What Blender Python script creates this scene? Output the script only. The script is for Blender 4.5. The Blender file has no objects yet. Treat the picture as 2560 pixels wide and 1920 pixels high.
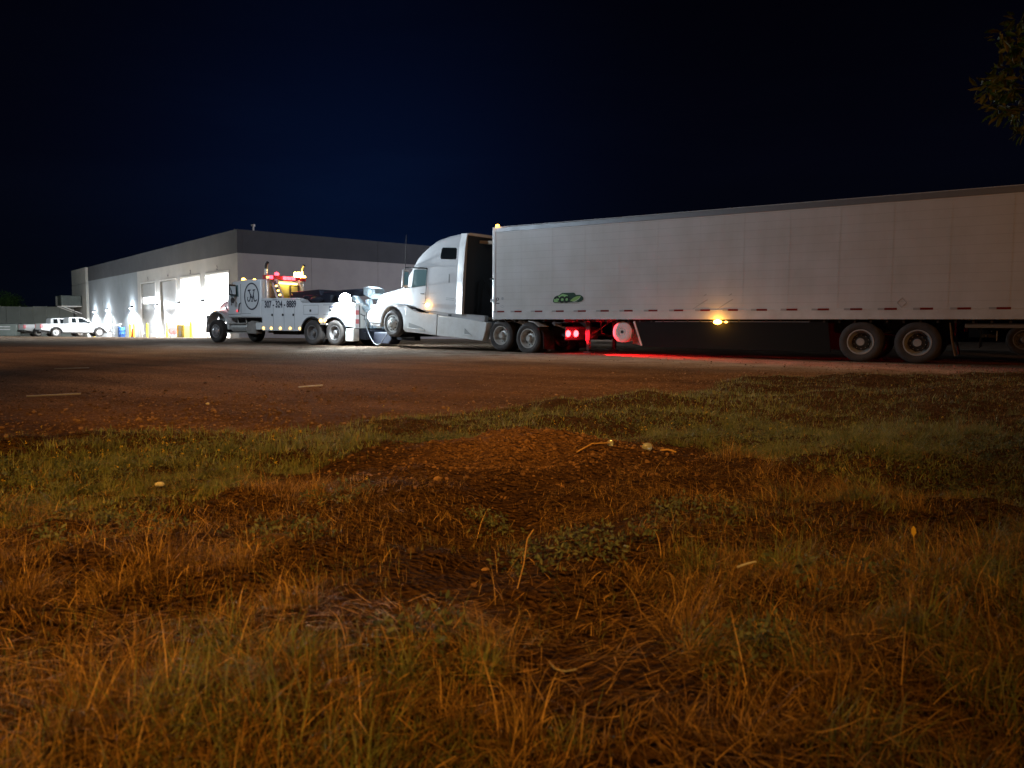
import bpy, bmesh, math, random
import numpy as np
from mathutils import Matrix, Vector
rad = math.radians
random.seed(7)
RNG = np.random.default_rng(11)
S = bpy.context.scene
COL = S.collection

# ------------------------------------------------------------------ camera
cam_d = bpy.data.cameras.new('camera'); cam = bpy.data.objects.new('camera', cam_d); COL.objects.link(cam)
cam_d.sensor_width = 36; cam_d.lens = 36 * 1880 / 2560
cam_d.clip_start = 0.05; cam_d.clip_end = 3000
cam.matrix_world = (Matrix.Translation((0, 0, .85)) @ Matrix.Rotation(rad(90 - 4.42), 4, 'X') @ Matrix.Rotation(rad(.32), 4, 'Z'))
cam_d.dof.use_dof = True; cam_d.dof.focus_distance = 26; cam_d.dof.aperture_fstop = 5.2
S.camera = cam

# ------------------------------------------------------------------ night sky
W = bpy.data.worlds.new('World'); S.world = W; W.use_nodes = True
wn, wl = W.node_tree.nodes, W.node_tree.links
bg = wn['Background']; bg.inputs['Strength'].default_value = 1.0
tc = wn.new('ShaderNodeTexCoord'); sx = wn.new('ShaderNodeSeparateXYZ'); wl.new(tc.outputs['Generated'], sx.inputs[0])
rp = wn.new('ShaderNodeValToRGB'); wl.new(sx.outputs['Z'], rp.inputs[0])
rp.color_ramp.elements[0].position = 0.0; rp.color_ramp.elements[0].color = (.0010, .0017, .0034, 1)
rp.color_ramp.elements[1].position = .42; rp.color_ramp.elements[1].color = (.0005, .0005, .0019, 1)
e = rp.color_ramp.elements.new(.2); e.color = (.0009, .0011, .0036, 1)
dp = wn.new('ShaderNodeVectorMath'); dp.operation = 'DOT_PRODUCT'; wl.new(tc.outputs['Generated'], dp.inputs[0]); dp.inputs[1].default_value = (-.19, .975, .12)
pw = wn.new('ShaderNodeMath'); pw.operation = 'POWER'; wl.new(dp.outputs['Value'], pw.inputs[0]); pw.inputs[1].default_value = 34
lob = wn.new('ShaderNodeMix'); lob.data_type = 'RGBA'; lob.blend_type = 'ADD'; lob.inputs[0].default_value = 1
sc_ = wn.new('ShaderNodeMix'); sc_.data_type = 'RGBA'; wl.new(pw.outputs[0], sc_.inputs[0])
sc_.inputs[6].default_value = (0, 0, 0, 1); sc_.inputs[7].default_value = (.0005, .0038, .0180, 1)
wl.new(rp.outputs[0], lob.inputs[6]); wl.new(sc_.outputs[2], lob.inputs[7])
mp_ = wn.new('ShaderNodeMapping'); mp_.inputs['Scale'].default_value = (1.6, 1.6, 9.); wl.new(tc.outputs['Generated'], mp_.inputs['Vector'])
cn = wn.new('ShaderNodeTexNoise'); cn.inputs['Scale'].default_value = 1.7; cn.inputs['Detail'].default_value = 4; wl.new(mp_.outputs[0], cn.inputs['Vector'])
cr = wn.new('ShaderNodeValToRGB'); wl.new(cn.outputs[0], cr.inputs[0]); cr.color_ramp.elements[0].position = .42; cr.color_ramp.elements[0].color = (.55, .55, .6, 1); cr.color_ramp.elements[1].position = .75; cr.color_ramp.elements[1].color = (1.5, 1.55, 1.35, 1)
cm = wn.new('ShaderNodeMix'); cm.data_type = 'RGBA'; cm.blend_type = 'MULTIPLY'; cm.inputs[0].default_value = .3; wl.new(lob.outputs[2], cm.inputs[6]); wl.new(cr.outputs[0], cm.inputs[7])
wl.new(cm.outputs[2], bg.inputs['Color'])
vs = S.view_settings; vs.view_transform = 'Standard'; vs.look = 'None'; vs.exposure = 0; vs.gamma = 1; vs.use_curve_mapping = False

# ------------------------------------------------------------------ lights outside the frame: inferred lamps and added fills
def lamp(name, kind, loc, energy, color, parent=None, size=.1, aim=None, spot=None, blend=.5):
    d = bpy.data.lights.new(name, kind); d.energy = energy; d.color = color
    if kind == 'AREA': d.size = size
    else: d.shadow_soft_size = size
    if kind == 'SPOT': d.spot_size = rad(spot); d.spot_blend = blend
    o = bpy.data.objects.new(name, d); COL.objects.link(o); o.location = loc
    if parent is not None: o.parent = parent
    if aim is not None: o.rotation_euler = Vector(aim).to_track_quat('-Z', 'Y').to_euler()
    return o
lamp('lot_fill', 'SPOT', (-1.0, 13.8, 11), 4100, (1, .62, .36), size=.3, aim=(.12, -.02, -1), spot=88, blend=.55)  # added fill over the lot, no fixture behind it
lamp('lot_fill', 'SPOT', (-14, 19, 11), 3600, (1, .64, .40), size=.3, aim=(-.1, .1, -1), spot=92, blend=.6)  # second added fill, brightens the left of the lot
lamp('sodium_lamp_or_fill', 'POINT', (13, -5, 8.5), 2100, (1, .42, .10), size=.22)
lamp('sodium_lamp_or_fill', 'SPOT', (-2.6, -7, 8), 9800, (1, .445, .07), size=.2, aim=(1.7, 12.9, -8), spot=37, blend=1)  # added beam from behind the camera to front-light the grass
lamp('yard_lamp_or_fill', 'SPOT', (-14, 20, 9), 4350, (.68, .84, 1), size=.25, aim=(11, 9, -7), spot=108, blend=.6)
lamp('yard_lamp_or_fill', 'SPOT', (30, 42, 10), 26000, (.84, .85, 1), size=.3, aim=(-39, 13, -6), spot=52, blend=.6)  # added light aimed at the workshop's right wall
lamp('yard_lamp_or_fill', 'POINT', (-48, 50, 9), 9000, (.85, .95, 1), size=.3)  # added light for the grey wall and the pickups

# ------------------------------------------------------------------ materials
def mat(name, base, rough=.5, metal=0., var=.0, vscale=4., bump=0., bscale=60., coat=0., dirt=None, emit=None, estr=0., spec=.5, trans=0.):
    m = bpy.data.materials.new(name); m.use_nodes = True
    n, l = m.node_tree.nodes, m.node_tree.links; b = n['Principled BSDF']
    b.inputs['Base Color'].default_value = (*base, 1); b.inputs['Roughness'].default_value = rough; b.inputs['Metallic'].default_value = metal
    b.inputs['Specular IOR Level'].default_value = spec
    if coat: b.inputs['Coat Weight'].default_value = coat; b.inputs['Coat Roughness'].default_value = .08
    if trans: b.inputs['Transmission Weight'].default_value = trans
    if emit: b.inputs['Emission Color'].default_value = (*emit, 1); b.inputs['Emission Strength'].default_value = estr
    if var or bump or dirt:
        t = n.new('ShaderNodeTexCoord')
    if var or dirt:
        ns = n.new('ShaderNodeTexNoise'); ns.inputs['Scale'].default_value = vscale; ns.inputs['Detail'].default_value = 6; ns.inputs['Roughness'].default_value = .65
        l.new(t.outputs['Object'], ns.inputs['Vector'])
        r = n.new('ShaderNodeMapRange'); l.new(ns.outputs[0], r.inputs[0]); r.inputs[1].default_value = .32; r.inputs[2].default_value = .72
        mx = n.new('ShaderNodeMix'); mx.data_type = 'RGBA'; l.new(r.outputs[0], mx.inputs[0])
        d = dirt if dirt else tuple(c * (1 - var) for c in base)
        mx.inputs[6].default_value = (*base, 1); mx.inputs[7].default_value = (*d, 1)
        l.new(mx.outputs[2], b.inputs['Base Color'])
        r2 = n.new('ShaderNodeMapRange'); l.new(ns.outputs[0], r2.inputs[0]); r2.inputs[3].default_value = max(.05, rough - .1); r2.inputs[4].default_value = min(1, rough + .15)
        l.new(r2.outputs[0], b.inputs['Roughness'])
    if bump:
        nb = n.new('ShaderNodeTexNoise'); nb.inputs['Scale'].default_value = bscale; nb.inputs['Detail'].default_value = 4
        l.new(t.outputs['Object'], nb.inputs['Vector'])
        bp = n.new('ShaderNodeBump'); bp.inputs['Strength'].default_value = bump; bp.inputs['Distance'].default_value = .02
        l.new(nb.outputs[0], bp.inputs['Height']); l.new(bp.outputs[0], b.inputs['Normal'])
    return m
def emis(name, c, s):
    return mat(name, tuple(min(1, x * .6 + .1) for x in c), .3, emit=c, estr=s)
M = {}
M['white'] = mat('white_paint', (.72, .73, .74), .32, var=.12, vscale=1.6, coat=.3)
M['white2'] = mat('white_paint_scuffed', (.70, .71, .70), .42, dirt=(.55, .54, .51), vscale=2.2)
M['tyre'] = mat('tyre_rubber', (.030, .029, .030), .82, dirt=(.075, .06, .05), vscale=6, bump=.3, bscale=50)
M['alu'] = mat('polished_aluminium', (.60, .60, .58), .3, metal=.45, var=.3, vscale=9)
M['steelrim'] = mat('painted_steel_rim', (.62, .61, .58), .42, metal=.3, dirt=(.36, .32, .27), vscale=7)
M['darkrim'] = mat('dull_steel_rim', (.30, .29, .29), .5, metal=.5, dirt=(.16, .14, .13), vscale=7)
M['chrome'] = mat('chrome', (.8, .8, .82), .3, metal=.75)
M['black'] = mat('black_plastic', (.018, .018, .02), .5, var=.3, vscale=7)
M['frame'] = mat('dark_chassis_steel', (.022, .021, .021), .6, dirt=(.05, .042, .036), vscale=5)
M['navy'] = mat('dark_navy_steel', (.008, .010, .021), .55, dirt=(.016, .018, .026), vscale=5, spec=.3)
M['glass'] = mat('dark_window_glass', (.012, .016, .018), .06, coat=.5)
M['tealglass'] = mat('lit_teal_glass', (.13, .21, .22), .08, coat=.5)  # teal base carries the light from inside the cab
M['decal'] = mat('dark_decal', (.022, .027, .045), .5)
M['yellow'] = mat('yellow_paint', (.72, .52, .03), .45, dirt=(.5, .36, .04), vscale=8)
M['amber'] = emis('amber_lamp', (1, .42, .04), 14)
M['ambersoft'] = emis('amber_marker_lamp', (1, .50, .10), 5)
M['red'] = emis('red_lamp', (1, .03, .035), 20)
M['redsoft'] = emis('red_marker_lamp', (1, .06, .07), 1.3)
M['reddead'] = mat('red_lens', (.45, .02, .02), .25, coat=.4)
M['worklens'] = emis('work_lamp_lens', (.80, .93, 1), 160)
M['packlens'] = emis('wall_pack_lens', (.86, .93, 1), 60)
M['tube'] = emis('shop_ceiling_lamp', (.95, .98, 1), 30)
M['mirror'] = mat('mirror_glass', (.75, .8, .82), .04, metal=1)

# ------------------------------------------------------------------ mesh helpers
class MB:
    def __init__(s): s.v = []; s.f = []
    def add(s, vs_, fs_, Mx=None):
        o = len(s.v)
        s.v += [tuple(Mx @ Vector(p)) if Mx is not None else tuple(p) for p in vs_]
        s.f += [tuple(i + o for i in f) for f in fs_]; return s
    def box(s, x0, x1, y0, y1, z0, z1, Mx=None):
        v = [(x0, y0, z0), (x1, y0, z0), (x1, y1, z0), (x0, y1, z0), (x0, y0, z1), (x1, y0, z1), (x1, y1, z1), (x0, y1, z1)]
        return s.add(v, [(0, 3, 2, 1), (4, 5, 6, 7), (0, 1, 5, 4), (1, 2, 6, 5), (2, 3, 7, 6), (3, 0, 4, 7)], Mx)
    def bar(s, p, q, w, h_, up=(0, 0, 1)):
        p, q = Vector(p), Vector(q); d = (q - p); L = d.length; d.normalize()
        u = Vector(up); r = d.cross(u)
        if r.length < 1e-4: r = d.cross(Vector((1, 0, 0)))
        r.normalize(); u = r.cross(d)
        Mx = Matrix((( d.x, r.x, u.x, p.x), (d.y, r.y, u.y, p.y), (d.z, r.z, u.z, p.z), (0, 0, 0, 1)))
        return s.box(0, L, -w / 2, w / 2, -h_ / 2, h_ / 2, Mx)
    def cyl(s, p, q, r0, r1=None, n=16, caps=True):
        r1 = r0 if r1 is None else r1; p, q = Vector(p), Vector(q); d = (q - p).normalized()
        a = d.orthogonal().normalized(); b = d.cross(a)
        vs_ = []
        for k in range(n):
            t = 2 * math.pi * k / n; o = a * math.cos(t) + b * math.sin(t); vs_ += [p + o * r0, q + o * r1]
        fs_ = [(2 * k, 2 * ((k + 1) % n), 2 * ((k + 1) % n) + 1, 2 * k + 1) for k in range(n)]
        if caps: fs_ += [tuple(2 * k for k in range(n))[::-1], tuple(2 * k + 1 for k in range(n))]
        return s.add(vs_, fs_)
    def tube(s, pts, r, n=8):
        P = [Vector(p) for p in pts]; vs_, fs_ = [], []; ref = None
        for i, p in enumerate(P):
            d = (P[min(i + 1, len(P) - 1)] - P[max(i - 1, 0)]).normalized()
            if ref is None: ref = d.orthogonal().normalized()
            ref = (ref - d * ref.dot(d)).normalized(); b = d.cross(ref)
            rr = r[i] if isinstance(r, (list, tuple)) else r
            for k in range(n):
                t = 2 * math.pi * k / n; vs_.append(p + (ref * math.cos(t) + b * math.sin(t)) * rr)
        for i in range(len(P) - 1):
            for k in range(n):
                a, b2 = i * n + k, i * n + (k + 1) % n; fs_.append((a, b2, b2 + n, a + n))
        fs_ += [tuple(range(n))[::-1], tuple(range((len(P) - 1) * n, len(P) * n))]
        return s.add(vs_, fs_)
    def lathe(s, prof, c=(0, 0, 0), n=40):
        "profile of (radius, y) spun about the Y axis"
        vs_, fs_ = [], []; m_ = len(prof)
        for k in range(n):
            t = 2 * math.pi * k / n
            for r, y in prof: vs_.append((c[0] + r * math.cos(t), c[1] + y, c[2] + r * math.sin(t)))
        for k in range(n):
            for j in range(m_ - 1):
                a, b = k * m_ + j, ((k + 1) % n) * m_ + j; fs_.append((a, a + 1, b + 1, b))
        return s.add(vs_, fs_)
    def prism(s, poly, y0, y1, ax='Y'):
        "polygon in XZ pushed from y0 to y1 (ax X: polygon in YZ, ax Z: polygon in XY)"
        n = len(poly)
        f3 = {'Y': lambda a, b, t: (a, t, b), 'X': lambda a, b, t: (t, a, b), 'Z': lambda a, b, t: (a, b, t)}[ax]
        vs_ = [f3(a, b, y0) for a, b in poly] + [f3(a, b, y1) for a, b in poly]
        fs_ = [tuple(range(n)), tuple(range(n, 2 * n))[::-1]] + [(i, i + n, (i + 1) % n + n, (i + 1) % n) for i in range(n)]
        return s.add(vs_, fs_)
    def loft(s, rings, caps=True):
        n = len(rings[0]); vs_ = [p for r in rings for p in r]; fs_ = []
        for i in range(len(rings) - 1):
            for k in range(n):
                a, b = i * n + k, i * n + (k + 1) % n; fs_.append((a, b, b + n, a + n))
        if caps: fs_ += [tuple(range(n))[::-1], tuple(range((len(rings) - 1) * n, len(rings) * n))]
        return s.add(vs_, fs_)
    def ball(s, c, r, nu=12, nv=8, sq=(1, 1, 1)):
        vs_, fs_ = [], []
        for j in range(nv + 1):
            p = math.pi * j / nv
            for i in range(nu):
                t = 2 * math.pi * i / nu
                vs_.append((c[0] + r * sq[0] * math.sin(p) * math.cos(t), c[1] + r * sq[1] * math.sin(p) * math.sin(t), c[2] + r * sq[2] * math.cos(p)))
        for j in range(nv):
            for i in range(nu):
                a, b = j * nu + i, j * nu + (i + 1) % nu; fs_.append((a, b, b + nu, a + nu))
        return s.add(vs_, fs_)
    def build(s, name, m, parent=None, bevel=0., ang=35, loc=None):
        me = bpy.data.meshes.new(name); me.from_pydata(s.v, [], s.f); me.validate()
        bm = bmesh.new(); bm.from_mesh(me); bmesh.ops.remove_doubles(bm, verts=bm.verts, dist=1e-5); bmesh.ops.recalc_face_normals(bm, faces=bm.faces); bm.to_mesh(me); bm.free()
        me.shade_smooth(); me.set_sharp_from_angle(angle=rad(ang))
        me.materials.append(m); o = bpy.data.objects.new(name, me); COL.objects.link(o)
        if parent is not None: o.parent = parent
        if loc is not None: o.location = loc
        if bevel:
            b = o.modifiers.new('soft_edges', 'BEVEL'); b.width = bevel; b.segments = 2; b.limit_method = 'ANGLE'; b.angle_limit = rad(35); b.harden_normals = False
        return o
def thing(name, label, cat, loc=(0, 0, 0), rot=(0, 0, 0), group=None):
    o = bpy.data.objects.new(name, None); COL.objects.link(o); o.location = loc; o.rotation_euler = rot; o.empty_display_size = .2
    o['label'] = label; o['category'] = cat
    if group: o['group'] = group
    return o
def tag(o, label, cat, group=None, kind=None):
    o['label'] = label; o['category'] = cat
    if group: o['group'] = group
    if kind: o['kind'] = kind
    return o
def struct(o): o['kind'] = 'structure'; return o
def inst(src, parent, loc=None, rot=None):
    c = src.copy(); COL.objects.link(c); c.parent = parent
    if loc is not None: c.location = loc
    if rot is not None: c.rotation_euler = rot
    for ch in src.children:
        d = ch.copy(); COL.objects.link(d); d.parent = c
    return c
def copy_tree(o, parent=None):
    c = o.copy(); COL.objects.link(c); c.parent = parent
    for ch in list(o.children): copy_tree(ch, c)
    return c
def text(name, body, size, m, parent, loc, rot, width=None, bold=0., spacing=1., shear=0.):
    "lettering as a mesh, scaled to the given width"
    cu = bpy.data.curves.new(name, 'FONT'); cu.body = body; cu.size = size; cu.offset = bold; cu.extrude = .002; cu.space_character = spacing; cu.shear = shear
    cu.align_x = 'CENTER'; cu.align_y = 'CENTER'
    t_ = bpy.data.objects.new(name, cu); COL.objects.link(t_); bpy.context.view_layer.update()
    me = bpy.data.meshes.new_from_object(t_.evaluated_get(bpy.context.evaluated_depsgraph_get())); bpy.data.objects.remove(t_)
    xs = [v.co.x for v in me.vertices]; k = (width / (max(xs) - min(xs))) if width else 1
    for v in me.vertices: v.co.x *= k
    me.materials.clear(); me.materials.append(m); o = bpy.data.objects.new(name, me); COL.objects.link(o); o.parent = parent
    o.location = loc; o.rotation_euler = rot; return o
LEFT = (rad(90), 0, rad(180))      # lettering on a vehicle's left side
RIGHT = (rad(90), 0, 0)
def strokes(lines, y, thick=.003):
    "flat lettering strokes: each line is a list of (x, z, half width)"
    b = MB()
    for ln in lines:
        L, R = [], []
        for i, (x, z, w) in enumerate(ln):
            x0, z0, _ = ln[max(i - 1, 0)]; x1, z1, _ = ln[min(i + 1, len(ln) - 1)]
            dx, dz = x1 - x0, z1 - z0; k = math.hypot(dx, dz) or 1; nx, nz = -dz / k, dx / k
            L.append((x + nx * w, z + nz * w)); R.append((x - nx * w, z - nz * w))
        b.prism(L + R[::-1], y, y + thick)
    return b
def ell(cx, cz, a, b, n=48, t0=0., t1=360.):
    return [(cx + a * math.cos(rad(t0 + (t1 - t0) * k / n)), cz + b * math.sin(rad(t0 + (t1 - t0) * k / n))) for k in range(n + (t1 - t0 < 359.9))]
def ringflat(cx, cz, a, b, w, y, thick=.003, n=48):
    o = MB(); A = ell(cx, cz, a, b, n); B = ell(cx, cz, a - w, b - w, n)
    for k in range(n):
        j = (k + 1) % n; o.prism([A[k], A[j], B[j], B[k]], y, y + thick)
    return o

# wheels ----------------------------------------------------------- axis Y, outer face towards +Y
def tyre_mb(R, w, rim):
    b = MB(); g = .012
    prof = [(rim, -w / 2 + .02), (rim + .03, -w / 2), (R - .10, -w / 2 - .012), (R - .03, -w / 2 + .004), (R - .008, -w / 2 + .03)]
    ys = np.linspace(-w / 2 + .03, w / 2 - .03, 5)
    for i in range(4):
        a, c = ys[i], ys[i + 1]
        prof += [(R, a + .008), (R, c - .008)]
        if i < 3: prof += [(R - g, c - .006), (R - g, c + .006)]
    prof += [(R - .008, w / 2 - .03), (R - .03, w / 2 - .004), (R - .10, w / 2 + .012), (R - .125, w / 2 + .006), (rim + .03, w / 2), (rim, w / 2 - .02)]
    b.lathe(prof, n=56); return b
def rim_mb(rim, w, kind):
    b = MB(); y = w / 2
    if kind == 'dual':      # deep dish
        b.lathe([(rim, -y), (rim, y - .02), (rim + .012, y), (rim - .015, y), (rim - .03, y - .03), (rim - .05, y - .16), (rim - .075, y - .185), (.19, y - .175), (.175, y - .17), (.15, y - .13), (.11, y - .12), (.10, y - .02), (.085, y), (.0, y)], n=48)
        for k in range(10):
            t = 2 * math.pi * (k + .5) / 10; b.cyl((.165 * math.cos(t), y - .18, .165 * math.sin(t)), (.165 * math.cos(t), y - .135, .165 * math.sin(t)), .016, n=6)
    else:                   # steer wheel, hub stands out
        b.lathe([(rim, -y), (rim, y - .02), (rim + .012, y), (rim - .015, y), (rim - .035, y - .04), (rim - .07, y - .03), (.20, y + .02), (.17, y + .025), (.15, y + .02), (.12, y + .03), (.11, y + .09), (.08, y + .11), (.0, y + .115)], n=48)
        for k in range(10):
            t = 2 * math.pi * (k + .5) / 10; b.cyl((.155 * math.cos(t), y + .02, .155 * math.sin(t)), (.155 * math.cos(t), y + .06, .155 * math.sin(t)), .017, n=6)
    return b
def holes_mb(rim, w, kind, n=10):
    b = MB(); y = w / 2
    for k in range(n):
        t = 2 * math.pi * k / n; r = rim - .062 if kind == 'steer' else rim - .10
        yy = y - .03 + .012 if kind == 'steer' else y - .172
        b.cyl((r * math.cos(t), yy - .03, r * math.sin(t)), (r * math.cos(t), yy + (.012 if kind == 'steer' else -.004), r * math.sin(t)), .024, n=10)
    return b
def make_wheel(R, w, rim, kind, mrim, parent, loc, flip=False, holes=True):
    t = tyre_mb(R, w, rim).build('wheel', M['tyre'], parent, ang=40)
    rim_mb(rim, w, kind).build('rim', M[mrim], t, ang=40)
    if kind == 'dual' and mrim == 'alu':
        h_ = MB(); h_.lathe([(.215, w / 2 - .165), (.20, w / 2 - .155), (.14, w / 2 - .12), (.115, w / 2 - .06), (.10, w / 2 - .01), (.0, w / 2 - .005)], n=32); h_.build('hub', M['frame'], t)
    if holes: holes_mb(rim, w, kind).build('hole_pattern', M['black'], t)
    t.location = loc; t.rotation_euler = (0, 0, math.pi if flip else 0); return t
def dual_axle(x, z, yo, R, w, mrim, root, kind='dual', first=None):
    "outer and inner wheel on both sides"
    a = first or None
    out = []
    for sgn in (1, -1):
        for yy in (yo - w / 2, yo - w * 1.5 - .07):
            loc = (x, sgn * yy, z)
            if a is None: a = make_wheel(R, w, .30, kind, mrim, root, loc); o = a
            else: o = inst(a, root, loc, (0, random.uniform(0, 1), math.pi if sgn < 0 else 0))
            out.append(o)
    return a

# ================================================================== terrain
_k = np.random.default_rng(5)
WAVES = [(f * math.cos(a), f * math.sin(a), ph, am) for f, am, num in ((1.1, .5, 5), (2.6, .3, 6), (6.0, .16, 8), (13., .07, 10)) for a, ph in zip(_k.uniform(0, 6.28, num), _k.uniform(0, 6.28, num))]
def nz(x, y, sc=1., seed=0.):
    r = 0
    for kx, ky, ph, am in WAVES: r = r + am * np.sin(kx * x * sc + ky * y * sc + ph + seed * 1.7 * (1 + kx))
    return r / 1.6
EDGE = np.array([(-60, -14), (-20, -2), (-8, 2.6), (-3.55, 5.16), (-3.07, 5.55), (-2.39, 5.72), (-1.54, 5.98), (-.55, 6.89), (.52, 8.11), (2.13, 9.5), (4.75, 12.37), (7.79, 14.0), (10.09, 14.6), (16, 15), (60, 12)])
BANDLOW = np.array([(-60, -20), (-6, 1.5), (-2.26, 3.27), (-1.73, 3.28), (-1.46, 3.77), (-1.21, 4.69), (-.52, 5.45), (.64, 5.36), (1.42, 5.08), (1.94, 4.39), (2.55, 3.69), (5, 4.), (60, 4)])
PATCH = np.array([(-1.53, 4.17), (-.99, 4.84), (-.51, 5.3), (.06, 5.62), (.64, 5.4), (1.44, 5.16), (1.1, 4.4), (.58, 4.0), (.15, 3.7), (.05, 3.2), (-.12, 3.2), (-.2, 3.7), (-.77, 3.95)])
def edge_y(x): return np.interp(x, EDGE[:, 0], EDGE[:, 1])
def low_y(x): return np.interp(x, BANDLOW[:, 0], BANDLOW[:, 1])
def in_patch(x, y):
    x = np.asarray(x, float); y = np.asarray(y, float); ins = np.zeros(np.broadcast(x, y).shape, bool); P = PATCH
    for i in range(len(P)):
        x0, y0 = P[i]; x1, y1 = P[(i + 1) % len(P)]
        c = ((y0 > y) != (y1 > y)) & (x < (x1 - x0) * (y - y0) / (y1 - y0 + 1e-12) + x0); ins ^= c
    return ins
def sstep(a, b, v): t = np.clip((v - a) / (b - a), 0, 1); return t * t * (3 - 2 * t)
def verge(x, y): return 1 - sstep(-.35, .35, y - edge_y(x) + .28 * nz(x, y, 1.4, 2.))
def H(x, y):
    x = np.asarray(x, float); y = np.asarray(y, float)
    z = -.018 * np.maximum(0, y - 48)
    v = verge(x, y)
    z = z + v * (.045 * nz(x, y, .8) + .035 * nz(x, y, 2.2, 1.) + .022 * nz(x, y, 5, 3.)) + v * .02
    z = z + (.165 + .035 * nz(x, y, 3.5, 14.)) * np.exp(-(((x - .05) / .62) ** 2 + ((y - 4.95) / .45) ** 2)) + .05 * np.exp(-(((x - .75) / .5) ** 2 + ((y - 4.9) / .4) ** 2))
    z = z - .05 * np.exp(-(((x + .15) / .4) ** 2 + ((y - 2.9) / .5) ** 2))
    z = z + (1 - v) * (.014 * nz(x, y, .45, 4.) + .008 * nz(x, y, 2.5, 5.)) * (1 - sstep(14, 20, y))
    return z - .03 * np.exp(-(x * x + y * y) / .5)
def axis(segs):
    out = []
    for a, b, st in segs: out += list(np.arange(a, b - 1e-6, st))
    return np.array(out + [segs[-1][1]])
gy = axis([(-14, 0, 1.), (0, .8, .2), (.8, 7, .05), (7, 16, .12), (16, 48, 1.), (48, 120, 6), (120, 1500, 120)])
gxp = axis([(0, 3, .05), (3, 8, .1), (8, 18, .4), (18, 70, 3), (70, 1500, 110)])
gx = np.concatenate([-gxp[:0:-1], gxp])
XX, YY = np.meshgrid(gx, gy); ZZ = H(XX, YY)
me = bpy.data.meshes.new('ground'); nv = XX.size; nxg, nyg = len(gx), len(gy)
ii = np.arange(nv).reshape(nyg, nxg); q = np.stack([ii[:-1, :-1], ii[:-1, 1:], ii[1:, 1:], ii[1:, :-1]], -1).reshape(-1, 4)
def fill_mesh(me, V, Q):
    k = Q.shape[1]
    me.vertices.add(len(V)); me.vertices.foreach_set('co', np.asarray(V, np.float32).ravel())
    me.loops.add(Q.size); me.loops.foreach_set('vertex_index', Q.astype(np.int32).ravel())
    me.polygons.add(len(Q)); me.polygons.foreach_set('loop_start', np.arange(0, Q.size, k, dtype=np.int32)); me.polygons.foreach_set('loop_total', np.full(len(Q), k, np.int32))
    me.update(calc_edges=True)
fill_mesh(me, np.stack([XX, YY, ZZ], -1).reshape(-1, 3), q)
me.shade_smooth()
vm = verge(XX, YY).ravel()
ca = me.color_attributes.new('soil', 'FLOAT_COLOR', 'POINT')
line = (XX * .547 + YY * .837).ravel()      # distance across the line of trucks
pale = (np.exp(-((line - 18.2) / 2.6) ** 2) + .8 * sstep(18, 30, line)) * (1 - vm)
pale = np.clip(pale, 0, 1)
moundm = np.exp(-(((XX + .02) / .6) ** 2 + ((YY - 4.9) / .6) ** 2)).ravel()
ca.data.foreach_set('color', np.stack([vm, pale, moundm, np.ones(nv)], -1).astype(np.float32).ravel())
ground = bpy.data.objects.new('ground', me); COL.objects.link(ground); struct(ground)
m = bpy.data.materials.new('gravel_and_soil'); m.use_nodes = True; me.materials.append(m)
n, l = m.node_tree.nodes, m.node_tree.links; b = n['Principled BSDF']; b.inputs['Roughness'].default_value = 1; b.inputs['Specular IOR Level'].default_value = .01
at = n.new('ShaderNodeVertexColor'); at.layer_name = 'soil'; sp = n.new('ShaderNodeSeparateColor'); l.new(at.outputs[0], sp.inputs[0])
t = n.new('ShaderNodeTexCoord')
def noise(scale, det=6, rough=.6):
    k = n.new('ShaderNodeTexNoise'); k.inputs['Scale'].default_value = scale; k.inputs['Detail'].default_value = det; k.inputs['Roughness'].default_value = rough; l.new(t.outputs['Object'], k.inputs['Vector']); return k.outputs[0]
def ramp(src, a, b_, c0, c1):
    k = n.new('ShaderNodeValToRGB'); l.new(src, k.inputs[0]); k.color_ramp.elements[0].position = a; k.color_ramp.elements[1].position = b_
    k.color_ramp.elements[0].color = (*c0, 1); k.color_ramp.elements[1].color = (*c1, 1); return k.outputs[0]
def mixc(f, a, b_, mode='MIX'):
    k = n.new('ShaderNodeMix'); k.data_type = 'RGBA'; k.blend_type = mode
    l.new(f, k.inputs[0]) if not isinstance(f, float) else setattr(k.inputs[0], 'default_value', f)
    l.new(a, k.inputs[6]); l.new(b_, k.inputs[7]); return k.outputs[2]
vor = n.new('ShaderNodeTexVoronoi'); vor.inputs['Scale'].default_value = 42; l.new(t.outputs['Object'], vor.inputs['Vector'])
vor2 = n.new('ShaderNodeTexVoronoi'); vor2.inputs['Scale'].default_value = 15; l.new(t.outputs['Object'], vor2.inputs['Vector'])
lot = mixc(noise(.9), ramp(noise(26), .3, .7, (.10, .052, .022), (.25, .135, .062)), ramp(noise(40), .35, .7, (.07, .04, .018), (.18, .10, .048)))
stone = ramp(vor.outputs['Color'], .1, .9, (.07, .038, .018), (.28, .165, .085))
lot = mixc(ramp(noise(7, 3), .42, .62, (0, 0, 0), (1, 1, 1)), lot, stone)
rm = n.new('ShaderNodeMapping'); rm.inputs['Rotation'].default_value = (0, 0, rad(-146.85)); l.new(t.outputs['Object'], rm.inputs['Vector'])
rm2 = n.new('ShaderNodeMapping'); rm2.inputs['Scale'].default_value = (.07, 1.1, 1); l.new(rm.outputs[0], rm2.inputs['Vector'])
rn = n.new('ShaderNodeTexNoise'); rn.inputs['Scale'].default_value = 1.0; rn.inputs['Detail'].default_value = 5; l.new(rm2.outputs[0], rn.inputs['Vector'])
lot = mixc(1.0, lot, ramp(rn.outputs[0], .36, .66, (.74, .72, .70), (1.18, 1.16, 1.14)), 'MULTIPLY')
big = ramp(noise(.25, 5), .35, .68, (.55, .55, .55), (1.25, 1.2, 1.15)); lot = mixc(1.0, lot, big, 'MULTIPLY')
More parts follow.
